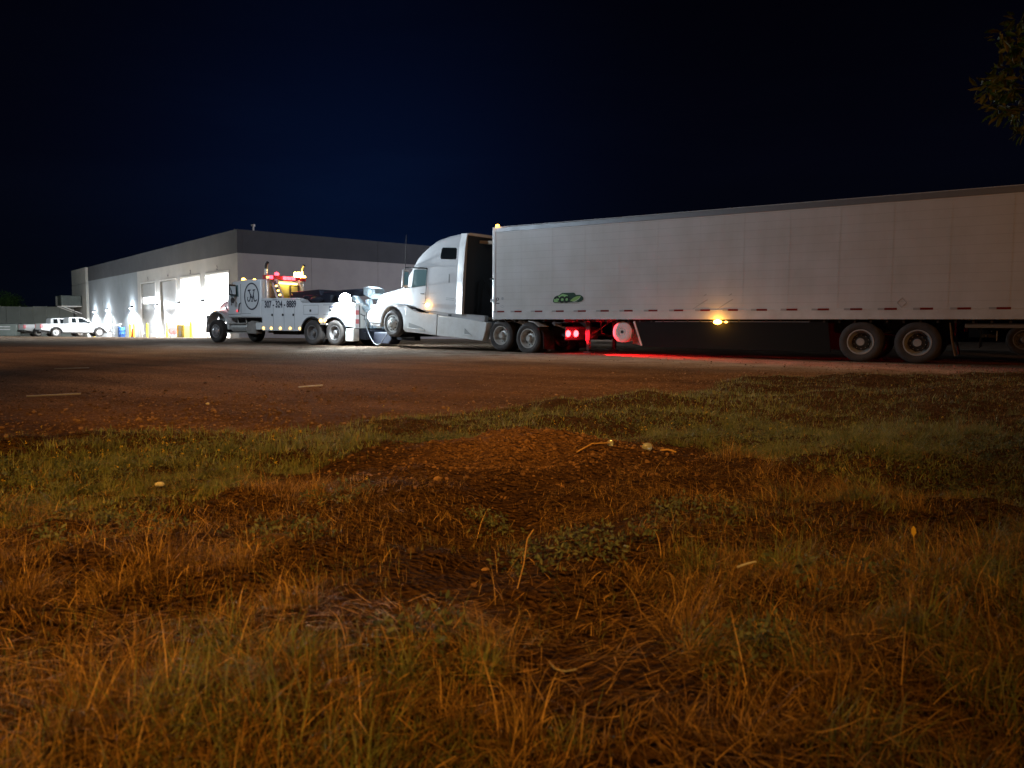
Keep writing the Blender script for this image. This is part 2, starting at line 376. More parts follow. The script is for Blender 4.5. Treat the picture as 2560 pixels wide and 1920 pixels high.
palec = ramp(noise(24), .3, .75, (.27, .205, .15), (.56, .47, .38))
mm = n.new('ShaderNodeMath'); mm.operation = 'MULTIPLY'; l.new(sp.outputs[1], mm.inputs[0]); l.new(ramp(noise(1.1, 8, .7), .30, .60, (.25, .25, .25), (1, 1, 1)), mm.inputs[1])
lot = mixc(mm.outputs[0], lot, palec)
soil = mixc(noise(3), ramp(noise(30), .3, .7, (.022, .012, .0065), (.075, .042, .022)), ramp(vor.outputs['Color'], .1, .95, (.025, .014, .008), (.115, .066, .036)))
mnd = ramp(vor.outputs['Color'], .1, .95, (.085, .044, .022), (.27, .15, .08)); soil = mixc(sp.outputs[2], soil, mnd)
l.new(mixc(sp.outputs[0], lot, soil), b.inputs['Base Color'])
ad = n.new('ShaderNodeMath'); ad.operation = 'ADD'; l.new(vor.outputs['Distance'], ad.inputs[0])
m2 = n.new('ShaderNodeMath'); m2.operation = 'MULTIPLY_ADD'; l.new(noise(9, 6), m2.inputs[0]); m2.inputs[1].default_value = 2.4; l.new(vor2.outputs['Distance'], m2.inputs[2]); l.new(m2.outputs[0], ad.inputs[1])
bp = n.new('ShaderNodeBump'); bp.inputs['Strength'].default_value = .9; bp.inputs['Distance'].default_value = .05; l.new(ad.outputs[0], bp.inputs['Height']); l.new(bp.outputs[0], b.inputs['Normal'])

# dark hills on the horizon
hv, hf = [], []
for i in range(121):
    a = rad(-100 + 200 * i / 120); hgt = 7 + 3.5 * math.sin(i * .23 + 1) + 2 * math.sin(i * .61) + 1.2 * math.sin(i * 1.7)
    for r, z in ((420, -8), (470, hgt * .7 - 8), (520, hgt), (620, hgt * .5 - 8)): hv.append((r * math.sin(a), r * math.cos(a), z))
for i in range(120):
    for j in range(3): k = i * 4 + j; hf.append((k, k + 4, k + 5, k + 1))
hb = MB(); hb.add(hv, hf); struct(hb.build('hills', mat('dark_scrub', (.05, .05, .035), .95, var=.4, vscale=.05), None))

# ================================================================== workshop building: X along the right wall, Y along the left (bay door) wall
BX, BY, BA = -17.4, 48.0, rad(40.3)
shop = thing('workshop_building', 'pale precast concrete workshop with dark upper band and numbered bay doors', 'building', (BX, BY, 0), (0, 0, BA))
def wmat(name, a, b_, sc=.6): return mat(name, a, .85, dirt=b_, vscale=sc, bump=.15, bscale=25)
mPale = wmat('pale_precast', (.44, .43, .41), (.36, .355, .34)); mGrey = wmat('grey_precast', (.235, .265, .285), (.20, .225, .24))
mBand = wmat('dark_band_paint', (.070, .075, .085), (.058, .062, .07)); mPale2 = wmat('pale_precast_end', (.38, .38, .35), (.31, .31, .29))
mDoor = mat('door_grey_steel', (.42, .44, .45), .5, var=.1, vscale=2); mTrim = mat('door_trim_white', (.70, .70, .68), .5, var=.1)
mIn = mat('shop_white_lining', (.80, .80, .78), .7); mFloor = mat('shop_floor_concrete', (.35, .34, .33), .6, var=.2)
DO = [(1.57, 6.06), (7.25, 11.54), (12.74, 16.94), (18.32, 22.6)]; DH = 4.25; ZB = -1.6; T = .32
b_ = MB(); ys = [0.0] + [v for d in DO for v in d] + [23.7]
for i in range(0, len(ys), 2): b_.box(0, T, ys[i], ys[i + 1], ZB, DH)
b_.box(0, T, 0, 23.7, DH, 5.36)
for a, c in DO: b_.box(0.02, T, a, c, ZB, -.02)
b_.build('wall', mPale, shop)
b_ = MB(); b_.box(0, T, 23.712, 43.2, 3.02, 5.36); b_.box(0.0, T, 23.712, 43.2, ZB, 2.99); b_.box(.02, T, 23.72, 43.19, 2.99, 3.02); w2 = b_.build('wall', mGrey, shop); w2['label'] = 'grey wall section with a horizontal joint'
b_ = MB(); b_.box(-.25, T, 43.215, 50.6, ZB, 5.1); b_.box(-.24, T, 43.22, 50.6, 5.13, 6.82); b_.build('wall', mPale2, shop)['label'] = 'pale far end wall section'
b_ = MB(); b_.box(-.012, T, 0, 43.2, 5.36, 6.84); b_.build('upper_band', mBand, shop)
b_ = MB()
for a, c in ((.0, 5.0), (5.02, 10.1), (10.12, 15.2), (15.22, 20.3), (20.32, 25.4), (25.42, 32.)): b_.box(a + (T + .002 if a == 0 else 0), c, -.002, T, ZB, 5.36)
b_.build('wall', wmat('right_wall_precast', (.42, .40, .39), (.35, .335, .33)), shop)
b_ = MB()
for a, c in ((T + .002, 10.1), (10.12, 20.3), (20.32, 32.)): b_.box(a, c, -.012, T, 5.36, 6.84)
b_.build('upper_band', mBand, shop)
b_ = MB(); b_.box(T + .01, 32, T + .01, 50.5, 6.3, 6.5); b_.box(31.7, 32, T, 50.5, ZB, 6.3); b_.build('roof', mBand, shop)
b_ = MB(); b_.box(T, 13, 17.5, 17.7, ZB, 6.2); b_.box(13, 13.2, T, 17.7, ZB, 6.2); b_.box(T, 13, T + .02, T + .1, ZB, 6.2); b_.box(T, 13, T, 17.7, 5.4, 5.5)
b_.build('inner_lining', mIn, shop)
b_ = MB(); b_.box(T, 13, .35, 17.6, -.3, -.03); b_.build('shop_floor', mFloor, shop)
for i, (a, c) in enumerate(DO):                                       # frames, doors, numbers
    f = MB(); f.box(-.03, .14, a - .1, a, -.4, DH + .1); f.box(-.03, .14, c, c + .1, -.4, DH + .1); f.box(-.03, .14, a, c, DH, DH + .1)
    f.build('door_frame', mTrim, shop, bevel=.01)
    if i >= 2:
        g = MB(); g.box(.17, .2, a, c, -.6, DH)
        for k in range(8):
            z0 = -.5 + k * (DH + .5) / 8
            g.box(.158, .17, a + .02, c - .02, z0 + .03, z0 + (DH + .5) / 8 - .03)
        rd = g.build('roller_door', mDoor, shop, bevel=.008)
        if i == 3: rd['label'] = 'grey door with a glowing window strip'
    if i == 3:
        p = MB(); p.box(.13, .157, a + .1, c - .1, 2.58, 3.1); p.build('window', emis('lit_window', (.95, .98, 1), 7), rd)
    numb = text('door_number', '2345'[i], .42, M['decal'], shop, (-.014, (a + c) / 2 - .1, DH + .36), (rad(90), 0, rad(-90)), .26, .006)
# two bays stand open: the lit ceiling lamps inside
for i, y in enumerate((3.8, 9.4)):
    for x in (3.0, 8.0):
        c_ = MB(); c_.box(x - .6, x + .6, y - .12, y + .12, 5.24, 5.3); c_.build('ceiling_lamp', M['tube'], shop)
        lamp('bay_light', 'AREA', (x, y, 5.15), 3800, (.93, .97, 1), shop, 1.1, aim=(-.25, 0, -1))
b_ = MB(); b_.cyl((1.3, .6, 6.3), (1.3, .6, 7.18), .055, n=10); b_.cyl((1.3, .6, 7.18), (1.3, .6, 7.3), .12, n=12); b_.build('roof_vent', mTrim, shop)
b_ = MB(); b_.box(-.05, .0, 33.3, 34.3, -.6, 1.75); dr = b_.build('entry_door', mDoor, shop, bevel=.01)
b_ = MB(); b_.cyl((-.05, 34.2, .5), (-.12, 34.2, .5), .03, n=8); b_.build('handle', M['chrome'], dr)
def shop_at(x, y, z=0.): return Vector((BX + x * math.cos(BA) - y * math.sin(BA), BY + x * math.sin(BA) + y * math.cos(BA), z))
def gz(p): return float(H(p.x, p.y))

# wall packs ---------------------------------------------------------------
packs = [(6.65, 2.45, 'between the two open bay doors', 1.), (12.1, 2.42, 'between the open bay and the plain shut door', 1.), (17.6, 2.38, 'between the two shut bay doors', 1.),
         (25.6, 2.30, 'on the grey wall just past the last bay door', .9), (34.6, 2.2, 'above the small entry door', .9), (40.3, 2.1, 'farthest along the grey wall behind the white pickup', .8)]
pk = None
for y, z, where, pwr in packs:
    p = shop_at(0, y, z)
    t_ = thing('wall_lamp', 'white glaring wall lamp ' + where, 'wall lamp', p, (0, 0, BA), 'wall lamps along the workshop')
    if pk is None:
        b_ = MB(); b_.prism([(0, .16), (-.14, .14), (-.24, -.02), (-.24, -.06), (0, -.06)], -.19, .19); h0 = b_.build('housing', M['black'], t_, bevel=.01)
        b_ = MB(); b_.box(-.23, -.02, -.17, .17, -.10, -.062); l0 = b_.build('lens', M['packlens'], t_); pk = t_
    else:
        for ch in list(pk.children):
            if ch.type == 'MESH': c = ch.copy(); COL.objects.link(c); c.parent = t_
    lamp('wall_lamp_light', 'SPOT', (-.30, 0, -.16), 4200 * pwr, (.90, .95, 1), t_, .08, aim=(-.35, 0, -1), spot=168, blend=.3)
    lamp('wall_lamp_glow', 'POINT', (-.55, 0, .05), 210 * pwr, (.84, .92, 1), t_, .1)

# small things along the workshop wall ---------------------------------------
def on_wall(name, label, cat, x, y, group=None):
    p = shop_at(x, y); return thing(name, label, cat, (p.x, p.y, gz(p)), (0, 0, BA), group)
bol = None
for x, y, lb in ((-.9, 6.6, 'yellow steel bollard between the two open bays'), (-.9, 12.15, 'yellow steel bollard right of the plain shut bay door'), (-.9, 17.6, 'yellow steel bollard between the two shut bay doors'),
              (-.9, 22.9, 'yellow steel bollard left of the door with the window strip'), (-1.2, 35.3, 'yellow steel bollard nearest the white pickup'), (-1.0, 21.2, 'yellow steel bollard beside the orange cone')):
    t_ = on_wall('bollard', lb, 'bollard', x, y, 'yellow bollards along the workshop')
    if bol is None:
        b_ = MB(); b_.cyl((0, 0, -.2), (0, 0, 1.08), .085, n=16); b_.ball((0, 0, 1.08), .085, 16, 8, (1, 1, .5)); b1 = b_.build('post', M['yellow'], t_); bol = t_
    else: c = b1.copy(); COL.objects.link(c); c.parent = t_
t_ = on_wall('barrel', 'blue plastic barrel under the wall lamp on the grey wall', 'barrel', -.75, 26.5)
b_ = MB(); b_.lathe([(0, 0), (.28, 0), (.29, .05), (.30, .3), (.31, .32), (.30, .34), (.30, .6), (.31, .62), (.30, .64), (.29, .88), (.27, .90), (0, .9)], n=28)
o = b_.build('drum_body', mat('blue_plastic', (.015, .07, .24), .4), t_); o.rotation_euler = (rad(90), 0, 0)
b_ = MB(); b_.cyl((.12, 0, .895), (.12, 0, .93), .04, n=10); b_.build('bung', M['black'], t_)
t_ = on_wall('traffic_cone', 'orange traffic cone standing before the door with the window strip', 'traffic cone', -1.0, 21.7)
b_ = MB(); b_.box(-.18, .18, -.18, .18, 0, .03); b_.build('base', M['black'], t_, bevel=.005)
b_ = MB(); b_.cyl((0, 0, .03), (0, 0, .72), .14, .03, n=20); b_.build('cone', mat('orange_plastic', (.85, .16, .02), .45), t_)
t_ = on_wall('hose_reel', 'red hose reel on a stand before the open bay door', 'hose reel', -.9, 10.7)
b_ = MB(); b_.lathe([(.06, -.1), (.30, -.1), (.30, -.08), (.20, -.07), (.20, .07), (.30, .08), (.30, .1), (.06, .1)], (0, 0, .5), 28); b_.build('drum', mat('red_paint', (.55, .03, .03), .4), t_)
b_ = MB()
for s in (-.13, .13): b_.tube([(-.25, s, 0), (0, s, .5), (.25, s, 0)], .018)
b_.build('stand', M['frame'], t_)
b_ = MB(); b_.tube([(.2 * math.cos(a), (a % 6.28) * .02 - .06, .5 + .2 * math.sin(a)) for a in np.linspace(0, 18, 70)], .02, 6); b_.build('hose', M['black'], t_)
t_ = on_wall('safety_cabinet', 'yellow cabinet with grey louvred doors at the open bay', 'cabinet', -.8, 8.3)
b_ = MB(); b_.box(-.3, .3, -.85, .85, 0, .9); b_.build('cabinet_body', M['yellow'], t_, bevel=.012)
for k, (z0, z1) in enumerate(((.08, .5), (.56, .8))):
    b_ = MB(); b_.box(-.325, -.302, -.25, .3, z0, z1)
    for j in range(5): b_.box(-.335, -.325, -.22, .27, z0 + .04 + j * (z1 - z0 - .06) / 5, z0 + .07 + j * (z1 - z0 - .06) / 5)
    b_.build('louvre', mDoor, t_)
for y, lb in ((28.3, 'grey gas meter with pipes, nearer the blue barrel'), (31.2, 'grey gas meter with pipes, nearer the entry door')):
    t_ = on_wall('gas_meter', lb, 'gas meter', -.45, y, 'gas meters at the grey wall')
    b_ = MB(); b_.box(-.14, .14, -.2, .2, .45, .8); b_.build('meter_box', mDoor, t_, bevel=.03)
    b_ = MB(); b_.tube([(0, -.3, -.1), (0, -.3, .85), (0, -.1, .95), (0, -.1, .8)], .035); b_.tube([(0, .1, .8), (0, .1, 1.0), (.1, .3, 1.0), (.1, .3, -.1)], .035); b_.cyl((-.1, -.3, .3), (.1, -.3, .3), .08); b_.build('pipe', mDoor, t_)
    b_ = MB(); b_.prism([(-.45, 1.06), (.05, 1.16), (.05, 1.19), (-.45, 1.09)], -.35, .35); b_.build('rain_hood', mTrim, t_)
t_ = on_wall('air_handler', 'dark air handling unit hung on the far end of the workshop wall', 'air unit', -1.3, 46.6); z0 = -t_.location.z
b_ = MB(); b_.box(-1.0, .95, -1.5, 1.5, 2.75 + z0, 3.85 + z0); b_.build('casing', mat('dark_green_casing', (.05, .065, .06), .6, var=.2), t_, bevel=.03)
b_ = MB(); b_.box(-1.02, -1.0, .6, 1.45, 2.8 + z0, 3.8 + z0); b_.build('panel', mPale2, t_)
b_ = MB(); b_.bar((-.9, -1.2, 2.7 + z0), (1.0, -1.2, 2.7 + z0), .1, .1); b_.bar((-.9, 1.2, 2.7 + z0), (1.0, 1.2, 2.7 + z0), .1, .1); b_.bar((-.8, -1.2, 2.66 + z0), (1.0, -1.2, 1.9 + z0), .08, .08); b_.bar((-.8, 1.2, 2.66 + z0), (1.0, 1.2, 1.9 + z0), .08, .08); b_.build('bracket', mTrim, t_)

# fence beyond the pickups ----------------------------------------------------
t_ = thing('panel_fence', 'tall grey green panel fence running left from the workshop', 'fence', (-49.6, 85.2, float(H(0, 85.2))), (0, 0, rad(180)))
b_ = MB()
for k in range(24): b_.box(k * 1.5 + .02, k * 1.5 + 1.48, -.03, .03, .05, 3.35 + .03 * (k % 3))
b_.build('panels', mat('fence_panel', (.22, .235, .21), .7, var=.2, vscale=.7), t_)
for k in range(13):
    b_ = MB(); b_.box(k * 3 - .05, k * 3 + .05, -.1, -.031, -.3, 3.45); b_.build('post', mat('fence_post', (.30, .31, .29), .6) if k == 0 else fp, t_); fp = bpy.data.materials['fence_post']
p = Vector((-53.9, 80.9, 0)); t_ = thing('bin_stand_in', 'grey steel bin standing in for an unclear shape, two glints painted as strips', 'bin', (-54.2, 80.8, gz(Vector((-54.2, 80.8, 0)))), (0, 0, rad(18)))  # stand-in for an unclear shiny shape by the fence
b_ = MB(); b_.prism([(-1.0, 0.1), (1.0, .1), (1.2, 1.35), (-1.0, 1.35)], -.8, .8); b_.build('bin_body', mat('bin_paint', (.12, .14, .125), .4, var=.2), t_, bevel=.03)
b_ = MB(); b_.box(-1.03, 1.22, -.83, .83, 1.36, 1.42); b_.build('lid', M['black'], t_, bevel=.01)
for z in (.72, 1.0):
    b_ = MB(); b_.box(-.5, .55, -.812, -.803, z, z + .10); b_.build('glint_strip', mat('glint_white', (.85, .86, .86), .2, metal=.6) if z < .8 else bpy.data.materials['glint_white'], t_)  # pale strips painted for glints on dark glass

# ------------------------------------------------------------------ foliage helper
def leaf_mesh(centers, per, size, spread, seed, drop=0., aspect=.4):
    r = np.random.default_rng(seed); V, F = [], []
    C = np.repeat(np.asarray(centers, float), per, 0); N = len(C)
    off = r.normal(0, 1, (N, 3)); off /= np.linalg.norm(off, axis=1, keepdims=True) + 1e-9; off *= (r.random((N, 1)) ** .5) * spread
    P = C + off
    d = off / (spread + 1e-9) + r.normal(0, .6, (N, 3)); d[:, 2] -= drop; d /= np.linalg.norm(d, axis=1, keepdims=True)
    s = r.normal(0, 1, (N, 3)); s -= d * (s * d).sum(1, keepdims=True); s /= np.linalg.norm(s, axis=1, keepdims=True)
    nrm = np.cross(d, s); L = size * r.uniform(.6, 1.25, (N, 1)); w = L * aspect
    V = np.stack([P, P + d * L * .35 + s * w * .5 + nrm * L * .06, P + d * L * .75 + s * w * .36 + nrm * L * .04, P + d * L - nrm * L * .08, P + d * L * .75 - s * w * .36 + nrm * L * .04, P + d * L * .35 - s * w * .5 + nrm * L * .06], 1).reshape(-1, 3)
    k = np.arange(N)[:, None] * 6
    Q = np.concatenate([k + np.array([[0, 1, 2, 3]]), k + np.array([[0, 3, 4, 5]])], 0)
    return V, Q, N
def leaf_obj(name, parts, m, parent):
    Vs, Qs, Cs, o = [], [], [], 0
    for V, Q, N, c0, c1, seed in parts:
        r = np.random.default_rng(seed); f = r.random((N, 1)); cc = np.array(c0) * (1 - f) + np.array(c1) * f
        Vs.append(V); Qs.append(Q + o); Cs.append(np.repeat(cc, 6, 0)); o += len(V)
    V, Q, Cc = np.concatenate(Vs), np.concatenate(Qs), np.concatenate(Cs)
    me = bpy.data.meshes.new(name); fill_mesh(me, V, Q)
    a = me.color_attributes.new('tint', 'FLOAT_COLOR', 'POINT'); a.data.foreach_set('color', np.concatenate([Cc, np.ones((len(V), 1))], 1).astype(np.float32).ravel())
    me.materials.append(m); ob = bpy.data.objects.new(name, me); COL.objects.link(ob)
    if parent is not None: ob.parent = parent
    return ob
def tint_mat(name, rough=.6, translucent=.25):
    m = bpy.data.materials.new(name); m.use_nodes = True; n, l = m.node_tree.nodes, m.node_tree.links; b = n['Principled BSDF']; b.inputs['Roughness'].default_value = rough; b.inputs['Specular IOR Level'].default_value = .25
    at = n.new('ShaderNodeVertexColor'); at.layer_name = 'tint'; l.new(at.outputs[0], b.inputs['Base Color'])
    tr = n.new('ShaderNodeBsdfTranslucent'); l.new(at.outputs[0], tr.inputs[0]); mx = n.new('ShaderNodeMixShader'); mx.inputs[0].default_value = translucent
    l.new(b.outputs[0], mx.inputs[1]); l.new(tr.outputs[0], mx.inputs[2]); l.new(mx.outputs[0], n['Material Output'].inputs[0]); return m
M['leaf'] = tint_mat('leaf'); M['bark'] = mat('bark', (.075, .055, .04), .9, var=.5, vscale=9, bump=.5, bscale=20)
def crown_points(c, r, num, seed):
    g = np.random.default_rng(seed); d = g.normal(0, 1, (num, 3)); d /= np.linalg.norm(d, axis=1, keepdims=True)
    return np.array(c) + d * np.array(r) * (g.random((num, 1)) ** .33) * g.uniform(.75, 1.1, (num, 1))
t_ = thing('tree', 'dark green tree showing above the panel fence', 'tree', (-64.5, 96, float(H(0, 96))))
b_ = MB(); b_.tube([(0, 0, -.3), (.1, 0, 1.5), (0, .1, 3.0), (.2, 0, 4.6)], [.22, .17, .12, .05]); 
for a in range(6): b_.tube([(.05, 0, 2.2 + .3 * a), (1.1 * math.cos(a * 1.9), 1.1 * math.sin(a * 1.9), 3.6 + .3 * a)], [.07, .02])
b_.build('trunk', M['bark'], t_)
cp = crown_points((.2, 0, 3.9), (2.1, 2.0, 1.7), 150, 3)
V, Q, N = leaf_mesh(cp, 26, .20, .42, 4)
leaf_obj('crown', [(V, Q, N, (.05, .12, .02), (.12, .24, .05), 1)], M['leaf'], t_)

# ================================================================== the white box trailer: X forward, Y left (towards the camera), origin on the ground below the front wall
TY = rad(146.85)
tr = thing('box_trailer', 'long white box trailer with green eco badge and dark side skirt', 'semi trailer', (.079, 25.763, 0), (0, 0, TY))
mside = bpy.data.materials.new('white_trailer_side'); mside.use_nodes = True
n, l = mside.node_tree.nodes, mside.node_tree.links; b = n['Principled BSDF']; b.inputs['Roughness'].default_value = .34; b.inputs['Coat Weight'].default_value = .15
t = n.new('ShaderNodeTexCoord'); sp = n.new('ShaderNodeSeparateXYZ'); l.new(t.outputs['Object'], sp.inputs[0])
wv = n.new('ShaderNodeMath'); wv.operation = 'FRACT'; dv = n.new('ShaderNodeMath'); dv.operation = 'MULTIPLY'; dv.inputs[1].default_value = 1 / .212; l.new(sp.outputs['Z'], dv.inputs[0]); l.new(dv.outputs[0], wv.inputs[0])
lt = n.new('ShaderNodeMath'); lt.operation = 'LESS_THAN'; lt.inputs[1].default_value = .07; l.new(wv.outputs[0], lt.inputs[0])
lm = n.new('ShaderNodeMath'); lm.operation = 'MULTIPLY'; lm.inputs[1].default_value = .22; l.new(lt.outputs[0], lm.inputs[0])
ns = n.new('ShaderNodeTexNoise'); ns.inputs['Scale'].default_value = 1.4; ns.inputs['Detail'].default_value = 8; l.new(t.outputs['Object'], ns.inputs['Vector'])
r_ = n.new('ShaderNodeValToRGB'); l.new(ns.outputs[0], r_.inputs[0]); r_.color_ramp.elements[0].position = .35; r_.color_ramp.elements[1].position = .7
r_.color_ramp.elements[0].color = (.70, .70, .69, 1); r_.color_ramp.elements[1].color = (.63, .625, .60, 1)
mx = n.new('ShaderNodeMix'); mx.data_type = 'RGBA'; l.new(lm.outputs[0], mx.inputs[0]); l.new(r_.outputs[0], mx.inputs[6]); mx.inputs[7].default_value = (.32, .32, .32, 1); mp = n.new('ShaderNodeMapping'); mp.inputs['Scale'].default_value = (1.3, 1.3, .12); l.new(t.outputs['Object'], mp.inputs['Vector'])
n3 = n.new('ShaderNodeTexNoise'); n3.inputs['Scale'].default_value = 1.5; n3.inputs['Detail'].default_value = 7; n3.inputs['Roughness'].default_value = .7; l.new(mp.outputs[0], n3.inputs['Vector'])
r3 = n.new('ShaderNodeValToRGB'); l.new(n3.outputs[0], r3.inputs[0]); r3.color_ramp.elements[0].position = .40; r3.color_ramp.elements[0].color = (1, 1, 1, 1); r3.color_ramp.elements[1].position = .78; r3.color_ramp.elements[1].color = (.91, .90, .88, 1)
m3 = n.new('ShaderNodeMix'); m3.data_type = 'RGBA'; m3.blend_type = 'MULTIPLY'; m3.inputs[0].default_value = 1; l.new(mx.outputs[2], m3.inputs[6]); l.new(r3.outputs[0], m3.inputs[7])
l.new(m3.outputs[2], b.inputs['Base Color'])
n2 = n.new('ShaderNodeTexNoise'); n2.inputs['Scale'].default_value = .9; n2.inputs['Detail'].default_value = 2; l.new(t.outputs['Object'], n2.inputs['Vector'])
bp = n.new('ShaderNodeBump'); bp.inputs['Strength'].default_value = .25; bp.inputs['Distance'].default_value = .05; l.new(n2.outputs[0], bp.inputs['Height']); l.new(bp.outputs[0], b.inputs['Normal'])
LT = 16.15
b_ = MB(); b_.box(-LT, -.06, -1.285, 1.285, 1.30, 3.88); b_.box(-LT + .02, -.05, -1.27, 1.27, 3.88, 4.035); body = b_.build('box_body', mside, tr)
seams = [-1.05, -2.18, -3.31, -4.45, -5.64, -6.87, -8.08, -9.25, -10.45, -11.65, -12.85, -14.05, -15.2]
for sg in (1, -1):
    b_ = MB()
    for s in seams: b_.box(s - .035, s + .035, sg * 1.2852, sg * 1.2872, 1.325, 3.87)
    b_.build('panel_seam_pattern', mside, body)
rv = MB()
for s in seams:
    for k in range(40): rv.box(s - .024, s - .016, 1.2865, 1.2890, 1.36 + k * .064, 1.368 + k * .064)
rv.build('rivet_pattern', mDoor, body)
mRail = mat('grey_top_rail', (.30, .31, .32), .42, metal=.4, var=.15, vscale=3)
for sg in (1, -1): b_ = MB(); b_.prism([(sg * 1.24, 4.045), (sg * 1.295, 4.0), (sg * 1.30, 3.87), (sg * 1.286, 3.87), (sg * 1.24, 3.9)], -LT, -.05, 'X'); b_.build('top_rail', mRail, tr)
for sg in (1, -1): b_ = MB(); b_.box(-LT, -.04, sg * 1.27, sg * 1.30, 1.06, 1.30); b_.box(-LT, -.04, sg * 1.285, sg * 1.302, 1.296, 1.322); b_.build('bottom_rail', M['white2'], tr, bevel=.004)
for sg in (1, -1):
    pts = [(-.085, sg * 1.302), (.0, sg * 1.295), (.05, sg * 1.27), (.07, sg * 1.22), (.0, sg * 1.2), (-.085, sg * 1.2)]
    b_ = MB(); b_.prism(pts, 1.08, 4.02, 'Z'); b_.build('corner_post', mat('bright_corner_post', (.78, .78, .78), .3, metal=.2), tr, ang=50)
b_ = MB(); b_.box(-.058, .03, -1.2, 1.2, 1.08, 4.02); b_.build('front_wall', mside, tr)
b_ = MB(); b_.box(-.02, .12, 1.16, 1.315, 2.34, 2.40); b_.build('bracket', M['black'], tr)
b_ = MB(); b_.box(-.11, .1, 1.295, 1.318, 1.62, 1.72); b_.build('latch', M['chrome'], tr, bevel=.005)
starts = [-.02] + [-.69 - .765 * k for k in range(20)]
w_ = MB(); r2 = MB()
for s in starts:
    for sg in (1, -1): w_.box(s - .14, s, sg * 1.3025, sg * 1.305, 1.285, 1.335); r2.box(s - .42, s - .145, sg * 1.3025, sg * 1.305, 1.285, 1.335)
w_.build('white_marking', mat('grey_reflective_tape', (.40, .40, .40), .3), tr)
r2.build('red_marking', mat('red_reflective_tape', (.20, .014, .012), .35), tr)
# the badge
g_ = MB(); g_.prism([(-2.26, 1.66), (-2.25, 1.595), (-2.30, 1.575), (-3.12, 1.575), (-3.24, 1.60), (-3.31, 1.66), (-3.31, 1.72), (-3.26, 1.77), (-3.19, 1.80), (-3.05, 1.80), (-3.02, 1.85), (-2.98, 1.87), (-2.58, 1.87), (-2.53, 1.845), (-2.46, 1.795), (-2.38, 1.785), (-2.30, 1.74)], 1.294, 1.297)
badge = g_.build('eco_badge', mat('badge_dark_green', (.018, .062, .034), .4), tr)
g_ = MB(); g_.prism([(-2.29, 1.665), (-2.285, 1.61), (-2.33, 1.59), (-2.80, 1.59), (-2.86, 1.66), (-2.76, 1.80), (-2.62, 1.835), (-2.57, 1.83), (-2.47, 1.775), (-2.38, 1.765), (-2.32, 1.725)], 1.2975, 1.299)
g_.build('green_field', mat('badge_mid_green', (.30, .58, .22), .4), badge)
g_ = MB(); g_.prism([(-2.86, 1.615), (-2.90, 1.665), (-2.98, 1.72), (-3.08, 1.755), (-3.19, 1.765), (-3.22, 1.76), (-3.19, 1.70), (-3.12, 1.645), (-3.02, 1.615), (-2.93, 1.608)], 1.2975, 1.3)
g_.build('leaf_mark', mat('badge_leaf_green', (.28, .50, .14), .4), badge)
g_ = strokes([[(-2.95, 1.598, .004), (-3.06, 1.625, .008), (-3.15, 1.675, .009), (-3.215, 1.752, .003)], [(-2.93, 1.605, .003), (-3.03, 1.590, .007), (-3.12, 1.588, .003)]], 1.3005); g_.build('leaf_edge', mat('badge_white', (.6, .66, .5), .4), badge)
text('eco_lettering', 'eco', .38, mat('badge_letter_green', (.004, .018, .006), .4), badge, (-2.56, 1.3, 1.695), LEFT, .56, .016, .95, .10)
g_ = MB(); g_.box(-3.18, -2.30, 1.2865, 1.288, 1.538, 1.549); g_.build('badge_underline', mat('badge_grey_green', (.33, .37, .33), .5), badge)
ringflat(-.17, 1.715, .055, .05, .022, 1.2865, .002, 24).build('round_sticker', M['decal'], tr)
g_ = MB(); g_.box(-.24, -.10, 1.2865, 1.289, 1.565, 1.592); g_.build('sticker', M['decal'], tr)
ringflat(-.36, 1.475, .075, .045, .012, 1.2865, .002, 4).build('sticker', mDoor, tr)
g_ = MB(); g_.prism(ell(-.36, 1.73, .05, .05, 12), 1.2865, 1.288); g_.build('sticker', mDoor, tr)
# a placard holder and slanting scrapes on the side
for x in (-7.13, -7.83):
    strokes([[(x + .40, 1.34, .005), (x + .12, 1.52, .012), (x - .02, 1.60, .01)], [(x + .10, 1.70, .006), (x + .02, 1.745, .016)]], 1.2866, .001).build('scrape', mat('scrape', (.42, .41, .40), .6), tr)
ringflat(-11.92, 1.46, .11, .12, .012, 1.2866, .006, 4).build('placard_holder', mDoor, tr)
# lamps
g_ = MB(); g_.ball((-.13, 1.25, 4.075), .055, 12, 8, (1.4, .8, .9)); g_.build('marker_lamp', M['amber'], tr)
lamp('marker_light', 'POINT', (-.10, 1.33, 4.15), 5, (1, .45, .07), tr, .05)
g_ = MB(); g_.ball((-7.45, 1.31, .99), .085, 14, 10, (1.35, .5, .75)); g_.build('turn_lamp', emis('amber_turn_lamp', (1, .47, .05), 40), tr)
g_ = MB(); g_.ball((-7.68, 1.30, .985), .05, 12, 8, (1, .5, .6)); g_.build('marker_lamp', M['ambersoft'], tr)
lamp('turn_light', 'POINT', (-7.45, 1.46, .98), 9, (1, .42, .05), tr, .06)
